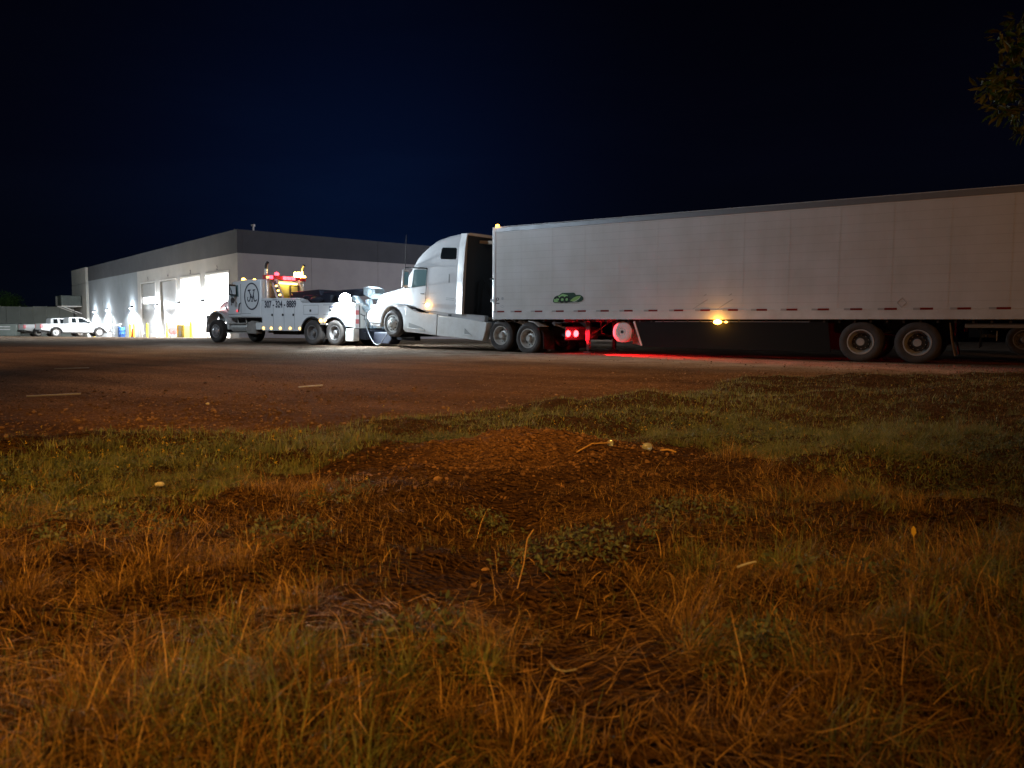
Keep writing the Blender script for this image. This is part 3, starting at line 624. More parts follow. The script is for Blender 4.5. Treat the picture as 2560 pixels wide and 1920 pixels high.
# underside
g_ = MB(); g_.box(-LT, -.1, -1.24, 1.24, 1.10, 1.28)
for k in range(44): g_.box(-LT + .2 + k * .36, -LT + .25 + k * .36, -1.22, 1.22, .98, 1.1)
g_.build('floor', M['frame'], tr)
for sg in (1, -1):
    g_ = MB(); g_.prism([(-4.98, 1.06), (-5.22, .27), (-10.35, .23), (-10.25, 1.06)], sg * 1.19, sg * 1.215); g_.build('side_skirt', mat('black_side_skirt', (.006, .006, .006), .6, spec=.2), tr)
    g_ = MB(); g_.bar((-4.95, sg * 1.22, 1.0), (-5.2, sg * 1.22, .30), .05, .035, (0, 1, 0)); g_.build('skirt_brace', M['white2'], tr)
g_ = MB(); g_.prism([(-4.80, .98), (-5.2, .30), (-4.82, .34), (-4.70, .9)], .5, .98); g_.build('skirt_gusset', mat('dark_gusset', (.16, .14, .13), .5), tr)
g_ = MB(); g_.box(-9.8, -5.6, 1.216, 1.22, .99, 1.0); g_.build('skirt_trim', mDoor, tr)
for sg in (1, -1):
    g_ = MB(); g_.box(-3.38, -3.24, sg * .92 - .06, sg * .92 + .06, .42, 1.1); g_.box(-3.36, -3.26, sg * .92 - .05, sg * .92 + .05, .12, .5); g_.box(-3.44, -3.18, sg * .92 - .12, sg * .92 + .12, .03, .07); g_.box(-3.33, -3.29, sg * .92 - .03, sg * .92 + .03, .05, .15)
    g_.build('landing_leg', M['frame'], tr, bevel=.008)
g_ = MB(); g_.tube([(-3.31, .86, .46), (-3.31, .6, .52), (-3.31, .2, .60), (-3.31, -.2, .60), (-3.31, -.6, .52), (-3.31, -.86, .46)], .035); g_.tube([(-3.9, .5, 1.05), (-3.31, .86, .55)], .025); g_.tube([(-3.9, -.5, 1.05), (-3.31, -.86, .55)], .025); g_.tube([(-3.31, .0, .60), (-3.31, .1, 1.05)], .022)
g_.build('cross_brace', M['frame'], tr)
g_ = MB(); g_.lathe([(0, 0), (.04, 0), (.05, .01), (.05, .025), (.09, .03), (.115, .012), (.12, .035), (.16, .045), (.28, .032), (.305, .015), (.31, -.02), (.31, -.26), (.29, -.3), (0, -.3)], (-4.54, 1.12, .69), 40); drum = g_.build('round_tank', mat('white_enamel', (.72, .72, .70), .4, var=.12), tr, ang=40)
g_ = MB(); g_.cyl((-4.54, 1.14, .69), (-4.54, 1.165, .69), .035, n=12); g_.build('filler_cap', M['black'], drum)
g_ = MB(); g_.box(-4.6, -4.54, 1.148, 1.16, .50, .53); g_.build('drain_plug', M['black'], drum)
g_ = MB(); g_.box(-4.62, -4.46, 1.0, 1.06, .98, 1.1); g_.build('hanger', M['frame'], tr)
a = dual_axle(-11.03, .5, 1.22, .5, .27, 'alu', tr); dual_axle(-12.28, .5, 1.22, .5, .27, 'alu', tr, first=a)
g_ = MB()
for x in (-11.03, -12.28): g_.cyl((x, -1.1, .5), (x, 1.1, .5), .075)
for sg in (1, -1): g_.box(-13.0, -10.3, sg * .52 - .06, sg * .52 + .06, .72, 1.08); g_.bar((-10.5, sg * .52, .75), (-12.9, sg * .52, .48), .1, .08)
g_.build('axle_frame', M['frame'], tr)
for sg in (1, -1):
    g_ = MB(); g_.prism([(-12.93, .98), (-12.97, .6), (-13.06, .2), (-13.075, .2), (-12.985, .6), (-12.945, .98)], sg * .62, sg * 1.24); g_.build('mud_flap', mat('orange_lit_flap', (.26, .18, .11), .6, var=.3), tr)  # tan base stands in for the orange lamp light on the flap
g_ = MB(); g_.box(-LT - .05, -LT, -1.3, 1.3, 1.06, 4.04); g_.build('rear_door_frame', M['white2'], tr)
g_ = MB(); g_.box(-LT, -LT + .1, -1.2, 1.2, .5, .6); g_.bar((-LT + .05, .5, .55), (-LT + .05, .5, 1.1), .08, .08); g_.bar((-LT + .05, -.5, .55), (-LT + .05, -.5, 1.1), .08, .08); g_.build('rear_bumper', M['frame'], tr)

# ================================================================== the white sleeper tractor, its nose lifted by the wrecker
PH = rad(4.05); YT = TY - rad(7); Rm = Matrix.Rotation(YT, 4, 'Z') @ Matrix.Rotation(-PH, 4, 'Y')
oT = Vector((.799, 25.293, .5)) - (Rm @ Vector((0, 0, .5)))
tk = thing('sleeper_tractor', 'white high roof sleeper tractor with its nose lifted by the tow truck', 'semi truck', oT, (0, -PH, YT))
def ring(x, zb, w, zs, wt, zt, r=.12, k=4):
    "rounded-shoulder section: half width w up to zs, narrowing to wt at the roof zt"
    right = [(w, zb), (w, (zb + zs) / 2), (w, zs)]
    for i in range(k + 1):
        a = math.pi / 2 * i / k; right.append((wt - r + r * math.cos(a), zt - r + r * math.sin(a)))
    right += [((wt - r) * .5, zt + .012)]
    return [(x, -y, z) for y, z in right] + [(x, y, z) for y, z in right[::-1]]
cab = MB(); cab.loft([ring(2.28, 1.07, 1.2, 2.66, 1.18, 3.83), ring(2.65, 1.07, 1.2, 2.66, 1.18, 3.80), ring(3.2, 1.08, 1.2, 2.66, 1.17, 3.72), ring(3.8, 1.10, 1.2, 2.66, 1.15, 3.58, .16), ring(4.2, 1.10, 1.2, 2.64, 1.12, 3.40, .18),
    ring(4.55, 1.08, 1.2, 2.62, 1.09, 3.20, .2), ring(4.85, 1.07, 1.18, 2.56, 1.06, 2.98, .2), ring(5.08, 1.07, 1.16, 2.36, 1.0, 2.74, .18), ring(5.25, 1.07, 1.14, 2.16, .96, 2.52, .15), ring(5.42, 1.07, 1.12, 1.9, .94, 2.22, .12), ring(5.58, 1.07, 1.10, 1.75, .92, 1.93, .1)])
cabo = cab.build('cab', M['white'], tk, ang=50)
hood = MB()
def hr(x, zb, w, zt, r): return ring(x, zb, w, zt - r - .05, w - .03, zt, r)
hood.loft([hr(5.585, .95, 1.0, 1.90, .15), hr(6.0, .95, .97, 1.80, .16), hr(6.5, .8, .93, 1.69, .17), hr(7.0, .7, .86, 1.58, .18), hr(7.3, .7, .78, 1.48, .18), hr(7.48, .72, .66, 1.36, .16), hr(7.55, .75, .55, 1.22, .12)])
hood.build('hood', M['white'], tk, ang=50)
# fender with a rounded arch over the lifted wheel, both sides
for sg in (1, -1):
    f = MB(); outer = [(5.18, .95)] + [(5.9 + .74 * math.cos(rad(a)), .52 + .80 * math.sin(rad(a))) for a in range(150, 20, -10)] + [(6.72, .62), (7.2, .52)]
    inner = [(7.2, .42), (6.60, .42), (6.56, .55)] + [(5.9 + .60 * math.cos(rad(a)), .52 + .60 * math.sin(rad(a))) for a in range(20, 181, 10)] + [(5.18, .42)]
    poly = [(5.18, 1.22), (5.45, 1.25), (5.9, 1.27), (6.3, 1.24), (6.7, 1.14), (7.1, .98), (7.35, .80), (7.38, .60), (7.2, .42), (6.56, .42)] + [(5.9 + .61 * math.cos(rad(a)), .52 + .61 * math.sin(rad(a))) for a in range(0, 181, 12)] + [(5.28, .30), (5.18, .30)]
    f.prism(poly, sg * .80, sg * 1.225); f.build('fender', M['white'], tk, bevel=.04)
bm_ = MB(); bm_.prism([(6.58, 1.215), (7.2, 1.17), (7.5, .9), (7.66, .5), (7.70, 0), (7.66, -.5), (7.5, -.9), (7.2, -1.17), (6.58, -1.215), (6.58, -1.0), (7.1, -.9), (7.4, 0), (7.1, .9), (6.58, 1.0)], .33, .72, 'Z'); bm_.build('bumper', M['white'], tk, bevel=.03)
g_ = MB(); g_.box(7.5, 7.57, -.45, .45, .8, 1.2); g_.build('grille', M['black'], tk)
for sg in (1, -1):
    g_ = MB(); g_.ball((7.14, sg * 1.0, .93), .17, 12, 8, (1.2, .7, .7)); g_.build('headlight', M['tealglass'], tk)
g_ = MB(); g_.ball((5.62, 1.225, 1.19), .1, 12, 8, (1.6, .2, .5)); g_.build('side_lamp', mat('clear_lens', (.8, .8, .8), .2), tk)
# glass, doors, seams on the near side (and mirrored)
for sg in (1, -1):
    Y0, Y1 = (1.2015, 1.206) if sg > 0 else (-1.206, -1.2015)
    d_ = MB()
    for p, q in (((4.14, 2.58), (4.19, 1.33)), ((4.19, 1.33), (5.40, 1.27))):
        d_.bar((p[0], sg * 1.199, p[1]), (q[0], sg * (1.199 if q[0] < 5 else 1.125), q[1]), .012, .02, (0, 1, 0))
    dr_ = d_.build('door_gap', M['black'], tk)
    g_ = MB(); g_.prism([(4.84, 2.49), (4.80, 2.52), (4.20, 2.53), (4.17, 2.50), (4.20, 1.97), (4.5, 1.93), (4.93, 1.87)], Y0 - sg * .012, Y1); g_.build('side_window', M['tealglass'], tk)
    g_ = MB(); g_.prism([(4.90, 2.62), (4.16, 2.60), (4.16, 2.55), (4.90, 2.56)], Y0 - sg * .01, Y1 + sg * .03); g_.build('window_visor', M['black'], tk, bevel=.008)
    g_ = MB(); g_.box(4.25, 4.42, sg * 1.2, sg * 1.235, 1.66, 1.69); g_.build('door_handle', M['black'], tk, bevel=.005)
    g_ = MB(); g_.prism([(3.43, 3.32), (2.79, 3.32), (2.74, 3.28), (2.74, 2.97), (2.79, 2.92), (3.48, 2.92), (3.53, 2.97), (3.48, 3.27)], sg * 1.13, sg * 1.19 + sg * .006, 'Y'); g_.build('sleeper_window', M['glass'], tk, bevel=.004)
    g_ = MB(); g_.prism([(2.28, 2.672), (4.3, 2.655), (4.7, 2.62), (4.7, 2.60), (4.3, 2.63), (2.28, 2.648)], sg * 1.195, sg * 1.212); g_.build('belt_rail', M['white'], tk)
    # side extender flaring outwards behind the sleeper
    g_ = MB(); pl = [(2.62, sg * 1.205), (2.24, sg * 1.31), (2.24, sg * 1.325), (2.62, sg * 1.22)]
    g_.loft([[(x + .0, y, 1.08) for x, y in pl], [(x + .02, y, 2.2) for x, y in pl], [(x + .0, y - sg * .01, 3.3) for x, y in pl], [(x - .02, y - sg * .06, 3.80) for x, y in pl]]); g_.build('side_extender', M['white'], tk)
    # chassis fairing with two step pockets
    s_ = MB(); s_.prism([(5.18, 1.20), (5.18, .26), (3.50, .25), (3.50, 1.0), (4.45, 1.0), (4.75, 1.06)], sg * .95, sg * 1.25); fa = s_.build('chassis_fairing', M['white2'], tk, bevel=.02)
    s_ = MB(); s_.prism([(3.47, .96), (3.47, .25), (1.28, .25), (1.16, .6), (1.14, .88), (2.2, .93)], sg * .95, sg * 1.25); fb = s_.build('chassis_fairing', M['white2'], tk, bevel=.02)
    for par, x0, x1, z0, z1 in ((fa, 4.12, 4.95, .42, .60), (fb, 1.8, 2.13, .42, .62)):
        k_ = MB(); k_.prism([(x0, z0), (x1, z0), (x1 - .0, z1), (x0 + .12, z0 + .06)], sg * 1.251, sg * 1.254); k_.build('step_pocket', mat('pocket_shade_grey', (.30, .31, .30), .6), par)
        k_ = MB(); k_.box(x0 - .02, x1 + .02, sg * 1.22, sg * 1.275, z0 - .05, z0 - .005); k_.build('step_ledge', M['white2'], par, bevel=.01)
    g_ = MB(); g_.box(1.3, 5.1, sg * 1.0, sg * 1.18, .9, 1.09); g_.build('sill', mat('sill_grey', (.32, .32, .32), .5), tk)
    g_ = MB(); g_.prism([(5.2, 1.235), (4.95, 1.22), (4.45, 1.02), (4.1, 1.02), (4.25, 1.09), (4.9, 1.10)], sg * 1.18, sg * 1.205); g_.build('fender_gap', M['black'], tk)
    for x in (4.0, 2.86):
        g_ = MB(); g_.box(x, x + .14, sg * 1.18, sg * 1.2, .965, 1.04); g_.build('latch', M['black'], tk)
    # mirror
    g_ = MB(); g_.loft([[(5.02, sg * 1.38, z), (4.94, sg * 1.36, z), (4.92, sg * 1.62, z), (5.0, sg * 1.64, z)] for z in (1.86, 2.5)]); mi = g_.build('mirror', M['white'], tk, bevel=.03)
    g_ = MB(); g_.box(4.905, 4.93, sg * 1.395, sg * 1.6, 1.95, 2.42); g_.build('mirror_glass', M['mirror'], mi)
    g_ = MB(); g_.tube([(5.1, sg * 1.12, 2.58), (5.0, sg * 1.3, 2.58), (4.97, sg * 1.5, 2.56)], .03); g_.tube([(5.1, sg * 1.14, 1.86), (4.97, sg * 1.5, 1.84)], .022); g_.build('mirror_arm', M['black'], mi)
    g_ = MB(); g_.tube([(5.08, sg * 1.42, 2.5), (5.08, sg * 1.43, 3.72)], .012, 6); g_.build('antenna', M['black'], tk)
    # rear wheel quarter fender
    g_ = MB(); pts = [(.58 + .60 * math.cos(rad(a)), .5 + .56 * math.sin(rad(a))) for a in range(60, 121, 10)]; g_.prism(pts + [(x, z - .025) for x, z in pts[::-1]], sg * .72, sg * 1.24); g_.build('quarter_fender', M['white2'], tk)
    g_ = MB(); g_.prism([(-1.17, .80), (-1.24, .7), (-1.30, .22), (-1.285, .22), (-1.225, .7), (-1.155, .80)], sg * .66, sg * 1.22); g_.build('mud_flap', M['black'], tk)
    g_ = MB(); g_.prism([(-.62, 1.06), (-.85, 1.04), (-1.08, .92), (-1.06, .90), (-.85, 1.015), (-.62, 1.035)], sg * .72, sg * 1.24); g_.build('quarter_fender', M['white2'], tk)
# windscreen strip seen from the side
g_ = MB(); g_.prism([(5.30, -.9), (5.30, .9), (5.325, .9), (5.325, -.9)], 0, .01, 'Z'); g_.v = []; g_.f = []
def ws(y, u, off): x = 5.12 + (5.60 - 5.12) * u + off; return (x, y, 2.66 + (1.97 - 2.66) * u + off * .75)
g_.loft([[ws(-.88, 0, .02), ws(.88, 0, .02), ws(.9, 1, .02), ws(-.9, 1, .02)], [ws(-.88, 0, .03), ws(.88, 0, .03), ws(.9, 1, .03), ws(-.9, 1, .03)]]); g_.build('windscreen', M['glass'], tk)
g_ = MB(); g_.box(4.03, 4.10, 1.2, 1.25, 1.24, 1.33); g_.build('lamp_base', M['black'], tk); 
g_ = MB(); g_.ball((4.04, 1.25, 1.29), .07, 14, 10, (1, .6, 1)); g_.build('marker_lamp', emis('amber_cab_lamp', (1, .56, .10), 30), tk)
lamp('cab_marker_light', 'POINT', (4.04, 1.36, 1.28), 4, (1, .48, .1), tk, .05)
g_ = MB(); g_.box(3.0, 3.18, 1.2005, 1.203, 1.17, 1.22); g_.build('number_plate_sticker', M['white2'], tk)
for z in (1.52, 1.58):
    g_ = MB(); g_.box(2.75, 3.15, 1.2005, 1.202, z, z + .018); g_.build('small_lettering', mDoor, tk)
g_ = MB(); g_.box(3.02, 3.06, 1.2, 1.215, 2.12, 2.42); g_.build('grab_handle', mDoor, tk)
# dark rear wall, frame, fifth wheel, far roof edge
g_ = MB(); g_.box(2.255, 2.279, -1.17, 1.17, 1.0, 3.74); g_.build('rear_wall', mat('dark_sleeper_back', (.02, .022, .026), .6), tk)
g_ = MB(); g_.tube([(2.2, .6, 1.1), (2.18, .6, 2.2), (2.1, .5, 2.3), (1.9, .4, 1.9), (1.6, .3, 1.3)], .022); g_.tube([(2.2, .4, 1.1), (2.19, .4, 2.05), (2.05, .3, 2.15), (1.7, .2, 1.3)], .02); g_.build('air_lines', M['black'], tk)
g_ = MB(); g_.prism([(1.62, -1.12), (1.62, .35), (1.66, .35), (2.26, .6), (2.26, -1.15)], 3.52, 3.62, 'Z'); g_.build('roof_deflector', mat('amber_lit_deflector', (.45, .38, .3), .5), tk)  # tan base stands in for amber marker light on the roof edge
g_ = MB()
for sg in (1, -1): g_.box(-1.85, 6.6, sg * .43 - .04, sg * .43 + .04, .62, .88)
for x in (-1.8, -1.1, .95, 2.4): g_.box(x, x + .1, -.42, .42, .64, .86)
g_.cyl((-.63, -1.0, .5), (-.63, 1.0, .5), .09); g_.cyl((.52, -1.0, .5), (.52, 1.0, .5), .09); g_.cyl((5.9, -1.0, .5), (5.9, 1.0, .5), .07)
g_.build('chassis', M['frame'], tk)
g_ = MB(); g_.prism(ell(-.05, 0, .48, .45, 24), .92, 1.0, 'Z'); g_.box(-.4, .3, -.4, .4, .86, .92); g_.build('fifth_wheel', M['frame'], tk)
g_ = MB(); g_.prism([(.30, 1.045), (-.9, 1.0), (-.95, .93), (-.6, .86), (-.1, .93)], 1.03, 1.05); g_.build('bright_bracket', M['white2'], tk)
g_ = MB(); g_.cyl((-1.35, .78, 1.0), (-1.55, .72, .97), .05); g_.cyl((-1.5, .62, .93), (-1.62, .58, .91), .035); g_.build('hose_coupling', M['chrome'], tk)
g_ = MB(); g_.box(-1.86, -1.83, -.9, .9, .55, .96); g_.build('tail_plate', M['frame'], tk)
for y in (.78, .36):
    g_ = MB(); g_.lathe([(0, -.0), (.06, -.012), (.09, -.03), (.10, -.05), (.105, -.08)], (0, 0, 0), 24); o = g_.build('tail_lamp', M['red'], tk); o.location = (-1.94, y, .75)
    o.rotation_euler = (0, 0, rad(90))
    lamp('tail_light', 'SPOT', (-2.02, y, .74), 4500, (1, .005, .013), tk, .06, aim=(-1, -.06, -.06), spot=44, blend=.35)
    lamp('tail_glow', 'POINT', (-2.03, y, .74), 10, (1, .01, .03), tk, .05)
a = make_wheel(.5, .28, .30, 'steer', 'alu', tk, (5.9, 1.08, .5)); inst(a, tk, (5.9, -1.08, .5), (0, .3, math.pi))
a = dual_axle(.52, .5, 1.22, .5, .27, 'steelrim', tk); dual_axle(-.63, .5, 1.22, .5, .27, 'steelrim', tk, first=a)

# ================================================================== the wrecker: origin between the rear axles
WY = rad(146.3)
wk = thing('tow_truck', 'white heavy tow truck with oval monogram and red and amber lights lifting the tractor', 'tow truck', (-7.1042, 32.1884, 0), (0, 0, WY))
YS = 1.2
# rear body boxes with wheel arches
def arch(cx, cz, r, a0, a1, st=12): return [(cx + r * math.cos(rad(a)), cz + r * math.sin(rad(a))) for a in range(a0, a1 + (1 if a1 > a0 else -1), st if a1 > a0 else -st)]
for sg in (1, -1):
    p = [(3.97, .58), (1.40, .58)] + arch(.74, .5, .66, 8, 140) + arch(-.60, .5, .66, 40, 148) + [(-1.24, .80), (-1.72, .74), (-1.72, 1.74), (1.36, 1.765), (1.64, 1.985), (3.97, 2.0)]
    g_ = MB(); g_.prism(p, sg * .70, sg * 1.2); sb = g_.build('side_body', M['white'], wk, bevel=.015)
    g_ = MB(); outer = arch(.74, .5, .70, 4, 140); inner = arch(.74, .5, .645, 140, 4); g_.prism(outer + inner, sg * 1.1, sg * 1.235)
    outer = arch(-.60, .5, .70, 40, 160); inner = arch(-.60, .5, .645, 160, 40); g_.prism(outer + inner, sg * 1.1, sg * 1.235); g_.build('wheel_arch_trim', M['black'], wk)
    g_ = MB()
    for x in (3.2, 2.5, 1.83): g_.box(x, x + .014, sg * 1.2, sg * 1.2025, .68, 1.62)
    g_.box(1.38, 3.97, sg * 1.2, sg * 1.2022, 1.905, 1.92)
    for x0, x1, z in ((.35, 1.25, 1.28), (-.75, .05, 1.27), (.35, 1.25, 1.66), (-.75, .05, 1.66)): g_.box(x0, x1, sg * 1.2, sg * 1.2025, z, z + .014)
    for x in (.35, 1.25): g_.box(x, x + .012, sg * 1.2, sg * 1.2022, 1.28, 1.66)
    g_.build('door_seams', mat('seam_grey', (.16, .16, .18), .6), sb)
    for x, z in ((3.28, 1.27), (2.58, 1.27), (1.9, 1.27), (.83, 1.44), (-.36, 1.45)):
        g_ = MB(); g_.box(x - .05, x + .05, sg * 1.2, sg * 1.215, z - .05, z + .05); g_.box(x - .03, x + .03, sg * 1.215, sg * 1.235, z - .012, z + .012); g_.build('latch', M['steelrim'] if sg < 0 else M['black'], sb, bevel=.006)
    for x in (3.88, 3.36, 2.76, 2.12, 1.50):
        g_ = MB(); g_.ball((x, sg * 1.205, .69), .065, 12, 8, (1, .5, .8)); g_.build('marker_lamp', M['amberlow'] if 'amberlow' in M else M.setdefault('amberlow', emis('amber_side_lamp', (1, .55, .10), 7)), wk)
    for x in (.21, -.06):
        g_ = MB(); g_.ball((x, sg * 1.21, 1.02), .085, 12, 8, (1, .5, .85)); g_.build('side_turn_lamp', emis('amber_wheel_lamp', (1, .58, .12), 9), wk)
    g_ = MB(); g_.box(-.12, .27, sg * 1.05, sg * 1.19, .86, .94); g_.build('lamp_bracket', M['white2'], wk)
g_ = text('phone_number', '307 - 324 - 8889', .40, M['decal'], wk, (2.75, 1.204, 1.715), LEFT, 2.06, .014)
g_ = MB(); g_.box(2.92, 3.24, 1.2, 1.2025, 1.90, 1.945); g_.build('small_lettering', mat('faint_lettering', (.2, .2, .26), .5), wk)
g_ = MB(); g_.box(-.62, -.30, 1.2, 1.2025, 1.53, 1.62); g_.build('small_lettering', bpy.data.materials['faint_lettering'], wk)
g_ = MB(); g_.box(-1.70, 3.95, -.699, .699, .95, 1.62); g_.build('deck', M['frame'], wk)
# cab and sleeper
g_ = MB(); g_.prism([(4.03, 1.15), (6.40, 1.15), (6.42, 2.02), (6.20, 2.62), (6.05, 2.80), (5.2, 2.86), (4.03, 2.84)], -1.19, 1.19); cab = g_.build('cab', M['white'], wk, bevel=.07)
for sg in (1, -1):
    g_ = MB(); g_.prism([(6.18, 2.12), (6.08, 2.55), (5.95, 2.62), (5.62, 2.62), (5.60, 2.10)], sg * 1.185, sg * 1.194); g_.build('side_window', M['tealglass'], wk)
    g_ = MB(); g_.bar((5.44, sg * 1.192, 2.66), (5.44, sg * 1.192, 1.32), .008, .02, (1, 0, 0)); g_.bar((5.44, sg * 1.192, 1.32), (6.36, sg * 1.192, 1.30), .008, .018); g_.bar((4.75, sg * 1.192, 1.34), (5.38, sg * 1.192, 1.34), .008, .012); g_.build('door_gap', M['decal'], cab)
    g_ = MB(); g_.tube([(5.62, sg * 1.2, 1.42), (5.55, sg * 1.235, 1.5), (5.52, sg * 1.235, 1.75), (5.46, sg * 1.2, 1.82)], .018); g_.build('grab_handle', M['black'], wk)
    g_ = MB(); g_.ball((5.72, sg * 1.2, 1.46), .055, 12, 8, (1, .5, 1)); g_.build('side_lamp', M['redsoft'], wk)
    # oval and monogram
    ringflat(4.67, 2.10, .52, .61, .068, 1.195 if sg > 0 else -1.198, .003, 64).build('oval_ring', M['decal'], wk)
    if sg > 0:
        def X(px): return 5.185 - (px - 215) * (1.03 / 755)
        def Z(py): return 2.71 - (py - 165) * (1.22 / 1385)
        k = 1.03 / 755
        L = []
        for pts in ([(400, 570, 16), (445, 555, 30), (510, 545, 22), (560, 530, 8)], [(650, 555, 12), (700, 545, 24), (740, 540, 22), (785, 520, 8)],
                    [(475, 590, 22), (515, 720, 22), (590, 900, 26), (625, 960, 24)], [(725, 580, 16), (690, 740, 20), (650, 900, 20), (625, 960, 22)], [(622, 940, 24), (612, 1060, 22), (610, 1095, 24)], [(560, 1110, 10), (612, 1100, 22), (660, 1110, 10)],
                    [(560, 740, 12), (535, 850, 24), (515, 1000, 22), (490, 1070, 24), (445, 1105, 24), (400, 1070, 20), (378, 980, 16), (385, 900, 10), (415, 905, 14)],
                    [(690, 780, 10), (700, 900, 20), (715, 1040, 22), (735, 1095, 22), (800, 1085, 26), (840, 1060, 16), (850, 1000, 8)]):
            L.append([(X(a), Z(b2), w * k) for a, b2, w in pts])
        strokes(L, 1.195, .0035).build('monogram', M['decal'], wk)
    # fuel tank, steps, battery box
    g_ = MB(); g_.cyl((5.12, sg * .98, .70), (6.22, sg * .98, .70), .21, n=28); g_.build('fuel_tank', M['alu'], wk, bevel=.02)
    g_ = MB(); g_.box(5.1, 6.45, sg * 1.12, sg * 1.22, .875, .915); g_.box(5.1, 6.5, sg * 1.12, sg * 1.22, .44, .49)
    for x in (5.3, 5.9): g_.bar((x, sg * 1.0, .9), (x + .22, sg * .9, 1.13), .05, .04)
    g_.build('step', M['steelrim'], wk, bevel=.008)
    g_ = MB(); g_.prism([(4.45, .42), (5.08, .42), (5.10, .7), (5.0, .95), (4.75, 1.02), (4.45, .9)], sg * .8, sg * 1.18); g_.build('battery_box', mat('brownish_box', (.28, .25, .22), .6, var=.3), wk, bevel=.04)  # brownish grey base with random variation
    g_ = MB(); g_.box(3.99, 4.44, sg * .85, sg * 1.18, .62, .93); g_.build('tool_box', M['white2'], wk, bevel=.015)
    # exhaust stack
    g_ = MB(); g_.cyl((3.86, sg * 1.02, 1.2), (3.86, sg * 1.02, 3.3), .065, n=20); st = g_.build('exhaust_stack', M['chrome'], wk)
    g_ = MB(); g_.tube([(3.86, sg * 1.02, 3.3), (3.86, sg * 1.02, 3.42), (3.82, sg * 1.02, 3.52), (3.74, sg * 1.02, 3.58)], .066, 14); g_.build('stack_tip', M['black'], st)
    # fender
    OU = [(7.30 + (.80 if math.cos(rad(a)) > 0 else .98) * math.cos(rad(a)), .54 + .94 * math.sin(rad(a))) for a in range(-5, 176, 12)]
    IN = [(7.30 + (.74 if math.cos(rad(a)) > 0 else .86) * math.cos(rad(a)), .54 + .86 * math.sin(rad(a))) for a in range(-5, 176, 12)][::-1]
    g_ = MB(); g_.prism(OU + IN, sg * .70, sg * 1.2); g_.build('fender', M['white2'], wk, bevel=.012)
    g_ = MB(); g_.box(8.0, 8.12, sg * .70, sg * 1.15, .95, 1.25); g_.build('headlight', M['tealglass'], wk, bevel=.03)
    # mirrors
    dx = -.42 if sg > 0 else .0
    g_ = MB(); g_.box(6.03 + dx, 6.11 + dx, sg * 1.30, sg * 1.66, 2.14, 2.64); mi = g_.build('mirror', M['black'], wk, bevel=.03)
    g_ = MB(); g_.box(6.025 + dx, 6.03 + dx, sg * 1.335, sg * 1.625, 2.2, 2.56); g_.build('mirror_glass', M['mirror'] if sg > 0 else M['black'], mi)
    g_ = MB(); g_.tube([(6.15, sg * 1.18, 1.72), (6.1 + dx, sg * 1.48, 2.0), (6.07 + dx, sg * 1.48, 2.7), (6.1, sg * 1.18, 2.72)], .016); g_.tube([(6.15, sg * 1.18, 2.0), (6.1 + dx, sg * 1.48, 2.08)], .014); g_.ball((6.06 + dx, sg * 1.48, 1.93), .11, 12, 8, (.35, 1, 1.2)); g_.build('mirror_arm', M['frame'], mi)
# hood
hd = MB(); hd.loft([ring(6.42, 1.05, .92, 1.75, .86, 2.05, .2), ring(7.0, 1.05, .84, 1.68, .78, 1.99, .2), ring(7.5, 1.0, .76, 1.6, .7, 1.90, .2), ring(7.78, .95, .7, 1.5, .64, 1.80, .2)]); hd.build('hood', M['white'], wk, ang=50)
g_ = MB(); g_.box(7.785, 7.84, -.6, .6, .95, 1.72); g_.build('grille', M['chrome'], wk, bevel=.02)
g_ = MB(); g_.prism([(8.05, 1.2), (8.3, .95), (8.36, 0), (8.3, -.95), (8.05, -1.2), (7.95, -1.15), (7.95, 1.15)], .48, .86, 'Z'); g_.build('bumper', M['chrome'], wk, bevel=.03)
g_ = MB(); g_.ball((7.62, 1.0, 1.47), .06, 12, 8, (1, .7, .7)); g_.build('fender_lamp', emis('amber_fender_lamp', (1, .55, .2), 12), wk)
lamp('fender_light', 'POINT', (7.45, 1.15, 1.62), 5, (1, .12, .14), wk, .05)
g_ = MB(); g_.tube([(6.75, .9, 1.45), (6.72, 1.02, 1.55), (6.75, 1.06, 1.7)], .03); g_.build('hood_latch', M['black'], wk)
g_ = MB(); g_.tube([(6.5, .95, 2.04), (6.5, .98, 2.25)], .012); g_.ball((6.5, .98, 2.3), .06, 10, 6); g_.build('hood_mirror', M['black'], wk)
g_ = MB(); g_.prism([(6.405, 2.06), (6.22, 2.60), (6.24, 2.61), (6.43, 2.08)], -1.0, 1.0); g_.build('windscreen', M['glass'], wk)
# amber beacons on the cab roof
for y in (.95, .35, -.35, -.95):
    g_ = MB(); g_.ball((5.55, y, 2.89), .075, 12, 8, (1.4, .8, .8)); g_.build('roof_lamp', emis('amber_roof_lamp', (1, .50, .06), 26), wk)
lamp('roof_light', 'POINT', (5.5, .95, 3.05), 10, (1, .45, .06), wk, .06)
